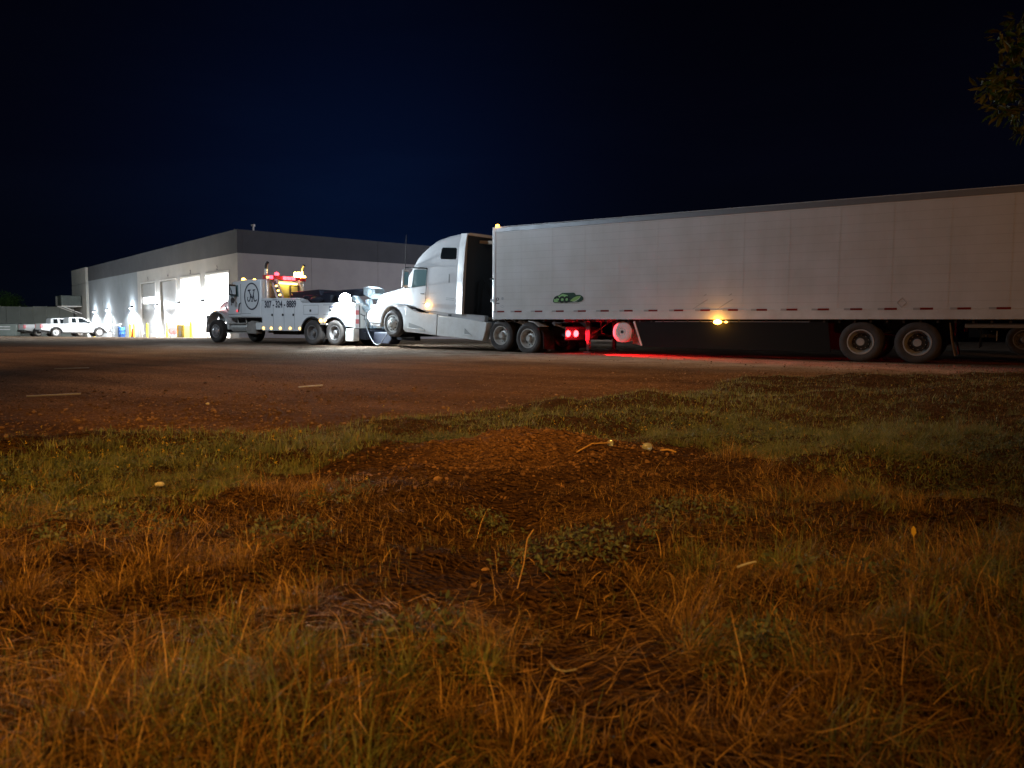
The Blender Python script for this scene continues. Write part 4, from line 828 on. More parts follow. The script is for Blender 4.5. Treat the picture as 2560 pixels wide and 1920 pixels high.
# light pylon behind the sleeper
mPy = mat('pylon_paint', (.50, .46, .46), .45, var=.15); mPd = mat('pylon_inner', (.055, .05, .055), .5)
for sg in (1, -1):
    g_ = MB(); g_.prism([(4.00, 2.82), (3.92, 2.9), (3.62, 2.86), (3.14, 1.95), (3.62, 1.95)], sg * .60, sg * .68); lg = g_.build('pylon_leg', mPy, wk, bevel=.012)
    g_ = MB(); g_.prism([(3.82, 2.74), (3.66, 2.80), (3.25, 2.02), (3.48, 2.02)], sg * .681, sg * .686); g_.build('leg_panel', mPd, lg)
    for x, z in ((3.60, 2.56), (3.48, 2.35), (3.37, 2.16)):
        g_ = MB(); g_.box(x - .06, x + .06, sg * .687, sg * .715, z - .035, z + .035); g_.build('leg_lamp', emis('amber_leg_lamp', (1, .60, .12), 9), wk, bevel=.01)
g_ = MB(); g_.box(3.74, 4.0, -1.12, 1.12, 2.85, 3.03); g_.build('light_bar', mat('light_bar_housing', (.45, .03, .04), .4), wk, bevel=.02)
g_ = MB(); g_.box(3.66, 4.0, -.6, .6, 2.68, 2.80); g_.build('pylon_beam', mPy, wk, bevel=.012)
mr = emis('red_warning_lamp', (1, .035, .06), 9)
for y in (.12, -.12, -.36, .88):
    g_ = MB(); g_.box(3.69, 3.738, y - .10, y + .10, 2.865, 3.01); g_.build('warning_lamp', mr, wk, bevel=.012)
g_ = MB(); g_.ball((3.86, .45, 3.10), .10, 12, 8, (1, 1, .9)); g_.build('warning_lamp', mr, wk)
g_ = MB(); g_.box(3.70, 3.738, 1.0, 1.12, 2.89, 2.97); g_.build('warning_lamp', M['ambersoft'], wk)
g_ = MB(); g_.ball((3.86, -.80, 3.10), .15, 16, 12, (1, 1.1, 1.1)); g_.ball((3.86, -1.06, 3.04), .10, 14, 10, (1, 1.2, .9)); g_.ball((3.86, -.60, 3.13), .07, 12, 8, (1, 1, 1.9)); g_.build('strobe_lamp', emis('amber_strobe', (1, .62, .10), 60), wk)  # domes enlarged and stacked to stand for the strobe's bloom
lamp('strobe_light', 'POINT', (3.78, -.85, 3.32), 60, (1, .60, .12), wk, .08)
lamp('warning_light', 'SPOT', (3.6, .2, 2.93), 120, (1, .05, .12), wk, .1, aim=(-1, .25, -.25), spot=150, blend=.6)
# chain rack and black frame behind the pylon, yellow light put into rack colour
g_ = MB(); g_.box(3.62, 3.66, -.58, .58, 2.0, 2.66); g_.build('tool_rack', mat('yellow_lit_rack', (.62, .52, .20), .5), wk)
g_ = MB(); g_.box(3.50, 3.56, -.52, .0, 2.58, 2.63); g_.box(3.50, 3.56, -.52, .0, 2.14, 2.19); g_.box(3.50, 3.56, -.52, -.46, 2.19, 2.58); g_.box(3.50, 3.56, -.06, .0, 2.19, 2.58); g_.build('rack_frame', M['frame'], wk)
g_ = MB(); g_.box(3.50, 3.60, -.4, .55, 2.66, 2.71); g_.build('rack_lamp', emis('warm_rack_lamp', (1, .80, .22), 9), wk)
lamp('rack_light', 'POINT', (3.3, 0, 2.58), 6, (1, .75, .15), wk, .08)
# boom and winches
g_ = MB()
for y in (.3, -.3): g_.bar((3.1, y, 2.0), (-1.55, y * .5, 2.24), .14, .26)
g_.box(.3, 1.9, -.55, .55, 1.63, 2.12); g_.prism([(.9, 1.9), (2.6, 1.95), (2.9, 2.28), (1.1, 2.36)], -.48, .48); g_.build('boom', M['navy'], wk, bevel=.02)
g_ = MB(); g_.cyl((1.25, -.55, 1.95), (1.25, .55, 1.95), .2, n=20); g_.cyl((.65, -.5, 1.88), (.65, .5, 1.88), .17, n=20); g_.build('winch_drum', M['navy'], wk)
g_ = MB(); g_.ball((1.45, .9, 2.02), .1, 10, 6, (1.6, 1, .8)); g_.ball((.9, .8, 1.92), .18, 10, 6, (1.8, 1.2, .7)); g_.build('tarp', M['navy'], wk)
g_ = MB(); g_.tube([(2.7, .2, 2.32), (.5, .2, 2.30), (-1.5, .12, 2.36)], .014, 6); g_.build('winch_cable', M['black'], wk)
g_ = MB(); g_.prism([(-1.35, 2.1), (-1.35, 2.38), (-1.6, 2.42), (-1.95, 2.34), (-2.02, 2.12), (-1.8, 1.92)], -.3, .3); g_.cyl((-1.75, -.34, 2.2), (-1.75, .34, 2.2), .16, n=18); g_.build('boom_head', mat('pale_blue_steel', (.42, .5, .54), .45, var=.25, vscale=8), wk, bevel=.02)
g_ = MB(); g_.bar((-1.2, .62, 2.0), (-1.95, .62, 1.42), .12, .34, (0, 1, 0)); g_.bar((-1.2, -.62, 2.0), (-1.95, -.62, 1.42), .12, .34, (0, 1, 0)); g_.bar((-1.7, .35, 1.9), (-1.95, .35, .7), .2, .2, (0, 1, 0)); g_.bar((-1.7, -.35, 1.9), (-1.95, -.35, .7), .2, .2, (0, 1, 0)); g_.build('lift_arm', mat('pale_arm_steel', (.36, .43, .48), .5, var=.25), wk, bevel=.02)
# tail
g_ = MB(); g_.box(-1.76, -1.722, -1.2, 1.2, .72, 1.66); tl = g_.build('tail_panel', M['white2'], wk)
st = MB(); sw = MB()
for k in range(5): (st if k % 2 else sw).box(-1.79, -1.761, 1.0, 1.16, .72 + k * .18, .72 + (k + 1) * .18)
st.build('red_stripes', mat('striped_red', (.45, .10, .10), .4), tl); sw.build('white_stripes', mat('striped_white', (.75, .75, .75), .4), tl)
g_ = MB(); g_.box(-1.79, -1.761, .93, .965, .74, 1.64); g_.box(-1.79, -1.761, .52, .55, .74, 1.64); g_.build('panel_frame', M['frame'], tl)
g_ = MB(); g_.tube([(-1.78, .9, 1.3), (-1.86, .8, 1.22), (-1.82, .7, 1.26), (-1.84, .76, 1.05)], .02); g_.build('control_levers', M['black'], tl)
g_ = MB(); g_.box(-1.82, -1.72, .9, 1.2, 1.66, 1.70); g_.build('top_ledge', M['white2'], tl)
g_ = MB(); g_.box(-1.66, -1.2, .86, 1.19, .19, .70); g_.build('rear_bumper_box', M['white2'], wk, bevel=.02)
g_ = MB(); g_.box(-2.1, -1.30, -.75, .84, .26, .66); g_.cyl((-2.0, .84, .56), (-2.0, .9, .56), .04); g_.build('underlift_housing', M['navy'], wk, bevel=.03)
g_ = MB(); g_.bar((-1.9, 0, .42), (-4.5, .55, .38), .28, .26); g_.bar((-4.35, 1.6, .50), (-4.65, -.5, .50), .16, .18); g_.build('underlift_boom', M['navy'], wk, bevel=.02)
for y, x in ((1.45, -4.40), (-.30, -4.62)):
    g_ = MB(); g_.box(x - .1, x + .1, y - .12, y + .12, .50, .78); g_.box(x - .22, x - .1, y - .12, y + .12, .50, .92); g_.build('axle_fork', M['frame'], wk, bevel=.015)
g_ = MB(); g_.prism([(-2.2, .1), (-3.1, .08), (-3.3, .3), (-3.1, .58), (-2.3, .58)], .1, .7); g_.build('tow_chain_box', M['navy'], wk, bevel=.05)
g_ = MB(); g_.tube([(-1.9, .75, 1.1), (-2.05, .85, .75), (-2.3, .9, .38), (-2.55, .95, .14), (-2.8, 1.0, .07), (-3.0, 1.05, .12), (-3.3, 1.0, .5), (-3.5, .95, .8)], .02, 8); g_.build('air_hose', mat('grey_hose', (.07, .075, .085), .5), wk)
# work lamps
for sg in (1, -1):
    g_ = MB(); g_.cyl((-1.16, sg * 1.22, 1.90), (-1.30, sg * 1.28, 1.88), .15, .25, n=24); wl_ = g_.build('work_lamp', M['black'], wk)
    g_ = MB(); g_.cyl((-1.302, sg * 1.281, 1.879), (-1.32, sg * 1.288, 1.876), .24, n=24); g_.ball((-1.31, sg * 1.285, 1.877), .235, 18, 10, (.45, .6, 1)); g_.build('lens', M['worklens'], wl_)  # oversized glowing dome, its shape stands for lamp glare
    g_ = MB(); g_.bar((-1.2, sg * 1.18, 1.75), (-1.22, sg * 1.22, 1.95), .05, .05); g_.build('lamp_arm', M['black'], wl_)
lamp('work_light', 'SPOT', (-1.60, 1.85, 1.92), 2600, (.78, .91, 1), wk, .12, aim=(-1, .0, -.16), spot=140, blend=.5)
lamp('work_light', 'SPOT', (-1.40, -1.30, 1.86), 700, (.78, .91, 1), wk, .12, aim=(-1, 0, -.25), spot=130, blend=.4)
lamp('side_work_light', 'SPOT', (-1.10, 1.62, 1.90), 900, (.80, .93, 1), wk, .12, aim=(-.1, -.75, -1), spot=120, blend=.6)
lamp('boom_fill', 'POINT', (-1.5, 0, 2.75), 160, (.74, .88, 1), wk, .15)  # added fill for the work lamp's halo over the boom
lamp('boom_fill', 'POINT', (-2.15, .1, 1.60), 25, (.80, .93, 1), wk, .1)
# chassis and wheels
g_ = MB()
for sg in (1, -1): g_.box(-1.7, 7.8, sg * .43 - .04, sg * .43 + .04, .62, .9)
g_.cyl((.72, -1.0, .52), (.72, 1, .52), .09); g_.cyl((-.62, -1, .52), (-.62, 1, .52), .09); g_.cyl((7.3, -1, .53), (7.3, 1, .53), .07); g_.box(2.0, 3.6, -.9, .9, .42, .62); g_.box(4.2, 6.3, -.8, .8, .6, 1.14); g_.build('chassis', M['frame'], wk)
a = make_wheel(.535, .30, .30, 'steer', 'chrome', wk, (7.33, 1.06, .535)); inst(a, wk, (7.33, -1.06, .535), (0, .4, math.pi))
a = dual_axle(.74, .52, 1.215, .52, .27, 'darkrim', wk); dual_axle(-.60, .52, 1.215, .52, .27, 'darkrim', wk, first=a)
g_ = MB(); g_.prism([(-1.22, .9), (-1.25, .2), (-1.22, .2), (-1.2, .9)], -1.2, -.6); g_.build('mud_flap', M['black'], wk)

# ================================================================== white pickups by the workshop
def make_pickup(label, x, y, yaw, with_logo):
    z = gz(Vector((x, y, 0)))
    t_ = thing('pickup_truck', label, 'pickup truck', (x, y, z), (0, 0, rad(yaw)), 'white pickups nosed in to the workshop')
    g_ = MB(); g_.prism([(-1.18, .62), (-.55, .52)] + arch(0, .38, .46, 172, 8, 14) + [(.6, .40), (2.95, .40)] + arch(3.5, .38, .46, 172, 8, 14) + [(4.28, .42), (4.40, .66), (4.36, .98), (4.2, 1.10), (3.05, 1.20), (1.02, 1.18), (-1.16, 1.16)], -.93, .93); g_.build('body', M['white'], t_, bevel=.05)
    g_ = MB(); w0, w1 = .90, .76
    pr = [(1.02, 1.17), (3.12, 1.19), (2.25, 1.70), (1.9, 1.76), (1.25, 1.76), (1.07, 1.70)]
    v = [(a, s * (w0 if b2 < 1.3 else w1), b2) for s in (1, -1) for a, b2 in pr]; k = len(pr); g_.add(v, [tuple(range(k)), tuple(range(k, 2 * k))[::-1]] + [(i, i + k, (i + 1) % k + k, (i + 1) % k) for i in range(k)]); g_.build('cabin', M['white'], t_, bevel=.04)
    for sg in (1, -1):
        for p in ([(1.28, 1.26), (1.30, 1.66), (1.62, 1.68), (1.66, 1.26)], [(1.86, 1.26), (1.82, 1.68), (2.12, 1.66), (2.82, 1.26)]):
            g_ = MB(); vv = []
            for off in (.0, .012): vv += [(a, sg * (w0 - (b2 - 1.19) / (1.70 - 1.19) * (w0 - w1) + .004 + off), b2) for a, b2 in p]
            g_.add(vv, [(0, 1, 2, 3), (7, 6, 5, 4)] + [(i, i + 4, (i + 1) % 4 + 4, (i + 1) % 4) for i in range(4)]); g_.build('side_window', M['glass'], t_)
        for cx in (0, 3.5):
            g_ = MB(); g_.prism(arch(cx, .38, .52, 0, 180) + arch(cx, .38, .45, 180, 0), sg * .80, sg * .955); g_.build('wheel_arch_trim', M['black'], t_)
        g_ = MB(); g_.prism([(-1.19, .78), (-1.0, .78), (-.98, 1.1), (-1.17, 1.12)], sg * .70, sg * .945); g_.build('tail_lamp', M['redtail'] if 'redtail' in M else M.setdefault('redtail', emis('red_tail_lens', (.8, .10, .12), .12)), t_, bevel=.015)
        g_ = MB(); g_.box(1.02, 1.03, sg * .93, sg * .936, .45, 1.15); g_.box(1.76, 1.77, sg * .93, sg * .936, .45, 1.15); g_.box(.2, .6, sg * .93, sg * .936, 1.02, 1.05); g_.build('panel_gap', M['decal'], t_)
        for x0 in (1.35, 2.05): 
            g_ = MB(); g_.box(x0, x0 + .16, sg * .93, sg * .955, 1.02, 1.05); g_.build('door_handle', M['black'], t_)
        g_ = MB(); g_.box(2.1, 2.45, sg * .93, sg * .94, .80, .84); g_.build('side_badge', M['black'], t_)
        g_ = MB(); g_.box(2.62, 2.75, sg * .95, sg * 1.12, 1.2, 1.34); g_.build('wing_mirror', M['black'], t_, bevel=.02)
        if with_logo:
            ringflat(1.45, .86, .12, .12, .03, sg * .932, .004, 24).build('door_logo', mat('logo_red', (.5, .08, .08), .5), t_)
            g_ = MB(); g_.prism(ell(1.45, .60, .17, .05, 20), sg * .932, sg * .936); g_.build('door_lettering', M['decal'], t_)
    g_ = MB(); g_.box(-1.19, -1.165, -.68, .68, .72, 1.14); g_.build('tailgate', mat('tailgate_white', (.6, .6, .6), .4), t_, bevel=.02)
    g_ = MB(); g_.box(-1.33, -1.16, -.88, .88, .45, .64); g_.build('rear_bumper', M['black'], t_, bevel=.03)
    g_ = MB(); g_.box(4.37, 4.52, -.88, .88, .42, .66); g_.build('front_bumper', M['chrome'], t_, bevel=.04)
    g_ = MB(); g_.box(-1.1, 4.2, -.7, .7, .30, .5); g_.cyl((0, -.7, .38), (0, .7, .38), .06); g_.build('underbody', M['frame'], t_)
    a = make_wheel(.38, .26, .23, 'steer', 'alu', t_, (0, -.80, .38), True, False)
    for x0, yy in ((0, .80), (3.5, .80), (3.5, -.80)): inst(a, t_, (x0, yy, .38), (0, 0, math.pi if yy < 0 else 0))
    return t_
make_pickup('white pickup with a red round door logo, the nearer of two beside the workshop', -41.0, 67.3, 45, True)
make_pickup('white pickup mostly hidden behind the one with the door logo', -45.0, 71.2, 45, False)

# ================================================================== dark flatbed trailer beyond the box trailer
fl = thing('flatbed_trailer', 'dark flatbed trailer parked beyond the rear of the white box trailer', 'flatbed trailer', (15.65, 26.0, 0), (0, 0, rad(146.85 + 180)))
g_ = MB(); g_.box(.0, 12.5, -1.22, 1.22, .93, 1.02); g_.build('deck', M['frame'], fl)
g_ = MB()
for sg in (1, -1): g_.box(0, 12.5, sg * 1.22, sg * 1.25, .87, .98)
g_.build('side_rail', mat('rail_grey', (.34, .31, .29), .5, var=.2), fl)
g_ = MB()
for sg in (1, -1): g_.box(.1, 12.3, sg * .5 - .05, sg * .5 + .05, .55, .92)
for k in range(16): g_.box(.3 + k * .8, .36 + k * .8, -1.2, 1.2, .82, .93)
g_.cyl((1.65, -1, .5), (1.65, 1, .5), .075); g_.cyl((2.95, -1, .5), (2.95, 1, .5), .075); g_.build('chassis', M['frame'], fl)
a = dual_axle(1.65, .5, 1.2, .5, .27, 'darkrim', fl); dual_axle(2.95, .5, 1.2, .5, .27, 'darkrim', fl, first=a)
for sg in (1, -1):
    g_ = MB(); g_.prism([(.45, .9), (.42, .2), (.45, .2), (.48, .9)], sg * .6, sg * 1.2); g_.build('mud_flap', M['black'], fl)
    g_ = MB(); g_.box(9.5, 9.65, sg * .9 - .06, sg * .9 + .06, .05, .92); g_.box(9.4, 9.75, sg * .9 - .12, sg * .9 + .12, .03, .06); g_.build('landing_leg', M['frame'], fl)
    g_ = MB(); g_.cyl((.9, sg * 1.05, .45), (.9, sg * 1.05, .78), .02); g_.ball((.6, sg * 1.1, .6), .025); g_.ball((.75, sg * 1.15, .76), .02); g_.build('bright_fittings', M['chrome'], fl)
    g_ = MB(); g_.cyl((0, sg * .9, .8), (-.03, sg * .9, .8), .06); g_.build('tail_lamp', M['reddead'], fl)

# ================================================================== verge: grass, straw, ground cover, flowers, stones (nobody could count them: stuff)
def blades(P, az, th0, curl, L, wd, col, nseg, twist=None):
    N = len(P); a = np.asarray(az); V = np.zeros((N, nseg + 1, 2, 3)); pos = P.copy()
    tw = RNG.normal(0, .5, N) if twist is None else twist
    side = np.stack([-np.sin(a + tw), np.cos(a + tw), np.zeros(N)], 1)
    for k in range(nseg + 1):
        f = k / nseg; w = wd * (1 - f ** 1.6 * .88) * .5
        V[:, k, 0] = pos - side * w[:, None]; V[:, k, 1] = pos + side * w[:, None]
        th = th0 + curl * f; st = L / nseg
        pos = pos + np.stack([np.sin(th) * np.cos(a) * st, np.sin(th) * np.sin(a) * st, np.cos(th) * st], 1)
        gzz = H(pos[:, 0], pos[:, 1]) + .004; pos[:, 2] = np.maximum(pos[:, 2], gzz)
    base = (np.arange(N) * (nseg + 1) * 2)[:, None, None] + (np.arange(nseg) * 2)[None, :, None]
    Q = (base + np.array([0, 1, 3, 2])[None, None, :]).reshape(-1, 4)
    C = np.repeat(np.concatenate([col, np.ones((N, 1))], 1), (nseg + 1) * 2, 0)
    return V.reshape(-1, 3), Q, C
def stuff_obj(name, sets, m, label, cat):
    Vs, Qs, Cs, o = [], [], [], 0
    for V, Q, C in sets: Vs.append(V); Qs.append(Q + o); Cs.append(C); o += len(V)
    V = np.concatenate(Vs); me = bpy.data.meshes.new(name); fill_mesh(me, V, np.concatenate(Qs))
    a = me.color_attributes.new('tint', 'FLOAT_COLOR', 'POINT'); a.data.foreach_set('color', np.concatenate(Cs).astype(np.float32).ravel())
    me.materials.append(m); me.shade_smooth(); ob = bpy.data.objects.new(name, me); COL.objects.link(ob); tag(ob, label, cat, kind='stuff'); return ob
def wedge(n, y0, y1, pw=1.6, k=.80, pad=.9):
    u = RNG.random(n); y = (y0 ** (1 / pw) + (y1 ** (1 / pw) - y0 ** (1 / pw)) * u) ** pw; x = RNG.uniform(-1, 1, n) * (k * y + pad); return x, y
M['grass'] = tint_mat('grass_blades', .55, .22)
DRY = np.array([(.34, .21, .07), (.22, .125, .04), (.44, .29, .11), (.11, .06, .02), (.17, .12, .04), (.075, .043, .015)])
GRN = np.array([(.10, .135, .05), (.13, .15, .062), (.085, .12, .055), (.165, .165, .07), (.13, .15, .105)])
def pick(pal, n, j=.18): return np.clip(pal[RNG.integers(0, len(pal), n)] * RNG.normal(1, j, (n, 1)), .01, 1)
def green_f(x, y):      # how green the sward is
    g = sstep(-.5, .5, y - low_y(x) + .5 * nz(x, y, .9, 7.)) * .95
    return np.clip(g + .34 * sstep(.1, .6, nz(x, y, 1.3, 9.)) + .18 * sstep(1.8, 1.1, y), 0, 1) * (1 - .35 * sstep(2.5, 6, x))
def bare(x, y):
    p = in_patch(x + .12 * nz(x, y, 3., 2.), y + .12 * nz(x, y, 3., 6.))
    return p
sets = []
# tussocks
tx, ty = wedge(4300, .85, 7.5, 1.6)
keep = (ty < edge_y(tx) - .1) & ~bare(tx, ty) & (nz(tx, ty, 1.7, 3.) * .7 + .6 * nz(tx, ty, 4.2, 13.) > -.05 + .4 * RNG.random(len(tx))); tx, ty = tx[keep], ty[keep]
nb = RNG.integers(40, 140, len(tx)); ht = np.clip(RNG.lognormal(-2.50, .42, len(tx)), .035, .17); rt = RNG.uniform(.03, .11, len(tx)); lean = RNG.uniform(0, 6.28, len(tx)); gr = RNG.random(len(tx)) < green_f(tx, ty)
I = np.repeat(np.arange(len(tx)), nb); N = len(I)
ra = RNG.uniform(0, 6.28, N); rr = rt[I] * RNG.random(N) ** .6
px, py = tx[I] + rr * np.cos(ra), ty[I] + rr * np.sin(ra)
P = np.stack([px, py, H(px, py) - .004], 1)
az = np.where(RNG.random(N) < .45, ra, lean[I]) + RNG.normal(0, .7, N)
c = np.where(gr[I][:, None], pick(GRN, N) * 1.25, pick(DRY, N))
sets.append(blades(P, az, np.abs(RNG.normal(.62, .45, N)), np.abs(RNG.normal(1.15, .85, N)), ht[I] * RNG.uniform(.45, 1.25, N), RNG.uniform(.0013, .0034, N), c, 4))
# short fine growth between the tussocks
x, y = wedge(130000, .85, 9, 1.6); k = (y < edge_y(x)) & ~(bare(x, y) & (RNG.random(len(x)) < .96)) & (nz(x, y, 2.2, 8.) + .3 * nz(x, y, 1.7, 3.) > -.95 + .5 * RNG.random(len(x))); x, y = x[k], y[k]; N = len(x)
g = RNG.random(N) < green_f(x, y); c = np.where(g[:, None], pick(GRN, N), pick(DRY, N) * .8)
sets.append(blades(np.stack([x, y, H(x, y) - .003], 1), RNG.uniform(0, 6.28, N), np.abs(RNG.normal(.4, .4, N)), RNG.normal(.8, .8, N), RNG.uniform(.02, .07, N), RNG.uniform(.0012, .0028, N), c, 3))
stuff_obj('grass', sets, M['grass'], 'dry tan and green tussocky grass across the foreground', 'grass')
# lying straw
sets = []
x, y = wedge(46000, .85, 6.2, 1.7); k = (y < edge_y(x) - .2) & (nz(x, y, 2.6, 12.) + .35 * RNG.normal(0, 1, len(x)) > -.30) & ~(bare(x, y) & (RNG.random(len(x)) < .86)); x, y = x[k], y[k]; N = len(x)
cl = nz(x, y, 1.8, 5.)
sets.append(blades(np.stack([x, y, H(x, y) + RNG.uniform(.004, .055, N)], 1), np.where(RNG.random(N) < .5, 2.5 * cl, RNG.uniform(0, 6.28, N)), RNG.normal(1.5, .16, N), RNG.normal(.1, .35, N), RNG.uniform(.03, .12, N), RNG.uniform(.0010, .0027, N), pick(DRY, N, .25) * 1.15, 5, RNG.normal(0, .25, N)))
# looping long stems
x, y = wedge(700, .9, 4.5, 1.7); k = (y < edge_y(x) - .2) & ~bare(x, y); x, y = x[k], y[k]; N = len(x)
sets.append(blades(np.stack([x, y, H(x, y)], 1), RNG.uniform(0, 6.28, N), RNG.uniform(.1, .8, N), RNG.uniform(1.0, 2.6, N), RNG.uniform(.10, .24, N), RNG.uniform(.0011, .0024, N), pick(DRY, N, .2) * 1.12, 9, RNG.normal(0, .2, N)))
stuff_obj('straw', sets, M['grass'], 'tangled dry straw lying on the soil', 'straw')
# green band along the lot
sets = []
x, y = wedge(200000, 3.0, 17, 1.5); v = verge(x, y); k = (v > .35 + .3 * RNG.random(len(x))) & (y > low_y(x) - .5 + .5 * RNG.random(len(x))) & ~bare(x, y) & (nz(x, y, 1.2, 4.) + .35 * nz(x, y, 3.1, 2.) > -.75); x, y = x[k], y[k]; N = len(x)
hmul = .75 + .6 * sstep(-.4, .7, nz(x, y, 1.1, 11.))
g = RNG.random(N) < (.92 - .55 * sstep(2.2, 6.5, x)); c = np.where(g[:, None], pick(GRN, N, .25) * 1.3, pick(DRY, N) * .7)
sets.append(blades(np.stack([x, y, H(x, y) - .003], 1), RNG.uniform(0, 6.28, N), np.abs(RNG.normal(.6, .4, N)), RNG.normal(.7, .7, N), RNG.uniform(.022, .066, N) * hmul, RNG.uniform(.0035, .009, N), c, 3))
stuff_obj('ground_cover', sets, M['grass'], 'low grey green ground cover along the edge of the lot', 'ground cover')
# leafy weeds: low clumps with small broad leaves
wc = [(-.9, 2.86, .16), (.3, 2.73, .2), (.1, 2.62, .15), (-.07, 3.31, .12), (-.82, 3.57, .13), (-2.38, 3.61, .3), (-1.57, 2.85, .25), (-.61, 5.3, .22), (-.43, 5.5, .18), (1.57, 5.6, .3), (1.95, 5.85, .3), (-2.08, 4.96, .3), (.78, 3.1, .16), (1.0, 2.2, .18), (-.2, 1.75, .1), (.55, 1.7, .12), (-2.3, 4.3, .35), (-2.9, 4.2, .4), (2.3, 6.9, .4), (1.2, 6.6, .35), (3.2, 5.2, .3), (2.6, 4.4, .25)]
parts = []
pts = []
for cx, cy, r in wc:
    r *= 1.25; k = int(34 * (r / .2) ** 1.3); a = RNG.uniform(0, 6.28, k); q_ = r * RNG.random(k) ** .55
    px, py = cx + q_ * np.cos(a), cy + q_ * np.sin(a); pts.append(np.stack([px, py, H(px, py) + RNG.uniform(.01, .09, k) * (1 - .5 * q_ / r)], 1))
V, Q, N = leaf_mesh(np.concatenate(pts), 10, .021, .03, 21, aspect=.42)
ob = leaf_obj('weeds', [(V, Q, N, (.055, .085, .05), (.15, .175, .11), 3)], M['leaf'], None); tag(ob, 'clumps of small leaved grey green weeds among the grass', 'weeds', kind='stuff')
# small yellow flowers
fx = np.concatenate([RNG.normal(-2.3, .55, 150), RNG.normal(.95, .75, 210), RNG.normal(-1.6, .6, 90), RNG.uniform(1.5, 6, 110)]); fy = np.concatenate([RNG.normal(4.75, .35, 150), RNG.normal(6.2, .45, 210), RNG.normal(4.4, .4, 90), RNG.uniform(5, 11, 110)])
k = (verge(fx, fy) > .5) & ~bare(fx, fy); fx, fy = fx[k][::3], fy[k][::3]
V, Q, N = leaf_mesh(np.stack([fx, fy, H(fx, fy) + RNG.uniform(.06, .13, len(fx))], 1), 6, .008, .006, 22, aspect=.7)
ob = leaf_obj('yellow_flowers', [(V, Q, N, (.50, .34, .03), (.65, .48, .06), 5)], M['leaf'], None); tag(ob, 'scattered small yellow flowers in the ground cover', 'flowers', kind='stuff')
# stones
ico = bmesh.new(); bmesh.ops.create_icosphere(ico, subdivisions=1, radius=1); iv = np.array([v.co for v in ico.verts]); it = np.array([[v.index for v in f.verts] for f in ico.faces]); ico.free()
def stones(x, y, s, c0, c1):
    N = len(x); sc3 = s[:, None] * RNG.uniform(.55, 1.25, (N, 3)) * np.array([1, 1, .75]); a = RNG.uniform(0, 6.28, N); ca_, sa = np.cos(a), np.sin(a)
    V = iv[None] * sc3[:, None] * RNG.uniform(.78, 1.2, (N, 12, 1)); X_ = V[..., 0] * ca_[:, None] - V[..., 1] * sa[:, None]; Y_ = V[..., 0] * sa[:, None] + V[..., 1] * ca_[:, None]
    V = np.stack([X_ + x[:, None], Y_ + y[:, None], V[..., 2] + (H(x, y) + s * .25)[:, None]], -1).reshape(-1, 3)
    Q = (np.arange(N)[:, None, None] * 12 + it[None]).reshape(-1, 3); f = RNG.random((N, 1)) ** 1.3; c = np.array(c0) * (1 - f) + np.array(c1) * f
    return V, Q, np.repeat(np.concatenate([c, np.ones((N, 1))], 1), 12, 0)
def tri_obj(name, sets, m, label, cat):
    ob = stuff_obj(name, sets, m, label, cat)
    for p in (): pass
    ob.data.shade_flat(); return ob
mStone = tint_mat('stones', .9, 0.)
x, y = wedge(90000, 3.5, 22, 1.5); v = verge(x, y); dens = np.exp(-np.maximum(0, y - edge_y(x)) / 3.2) ; k = (v < .6) & (RNG.random(len(x)) < dens * (.45 + .55 * sstep(-.4, .4, nz(x, y, .8, 6.)))); x, y = x[k], y[k]
s1 = stones(x, y, np.clip(RNG.lognormal(-4.95, .5, len(x)), .004, .03), (.07, .04, .025), (.25, .155, .10))
x2 = RNG.normal(.1, .55, 3000); y2 = RNG.normal(4.7, .42, 3000); s2 = stones(x2, y2, np.clip(RNG.lognormal(-5.15, .4, 3000), .003, .018), (.07, .038, .02), (.24, .135, .072))
x3, y3 = wedge(5000, .9, 5.5, 1.7); k = bare(x3, y3) | (RNG.random(5000) < .12); x3, y3 = x3[k], y3[k]; s3 = stones(x3, y3, np.clip(RNG.lognormal(-5.05, .45, len(x3)), .003, .018), (.05, .03, .018), (.19, .11, .06))
tri_obj('gravel', [s1, s2, s3], mStone, 'loose reddish gravel stones on the lot edge and the little mound', 'gravel')

# single bits lying about -----------------------------------------------------
def lay(name, label, cat, pts, r, m, group=None):
    P = [(x, y, float(H(x, y)) + dz) for x, y, dz in pts]; o = Vector(P[0]); b_ = MB(); b_.tube([tuple(Vector(p) - o) for p in P], r, 6)
    ob = b_.build(name, m, None, loc=o); tag(ob, label, cat, group); return ob
mStick = mat('pale_stick', (.50, .52, .55), .6, var=.2, vscale=20); mWood = mat('tan_stick', (.50, .32, .13), .7, var=.25, vscale=20)
def flat_lath(name, label, cat, a, b2, w, m, group):
    z = float(H(a[0], a[1])) + .03; g_ = MB(); g_.bar((0, 0, -.012), (b2[0] - a[0], b2[1] - a[1], -.004), w * .7, .014); ob = g_.build(name, m, None, loc=(a[0], a[1], z)); tag(ob, label, cat, group); return ob
flat_lath('wooden_lath', 'long pale lath on the gravel nearest the left edge', 'lath', (-5.48, 8.45), (-5.02, 8.72), .05, mStick, 'pale laths on the lot')
flat_lath('wooden_lath', 'short pale lath on the gravel below the tow truck rear wheels', 'lath', (-2.84, 9.98), (-2.58, 10.2), .05, mStick, 'pale laths on the lot')
flat_lath('wooden_lath', 'faint pale lath farthest out on the lot to the left', 'lath', (-8.5, 13.95), (-8.0, 14.2), .05, mStick, 'pale laths on the lot')
lay('stick', 'tan stick on the right of the mound beside a clear shard', 'stick', [(.93, 4.66, .012), (.98, 4.67, .018), (1.03, 4.665, .012)], .0055, mWood)
lay('stick', 'thin tan stick on the middle of the mound', 'stick', [(.40, 4.58, .02), (.5, 4.64, .03), (.62, 4.72, .02)], .004, mWood)
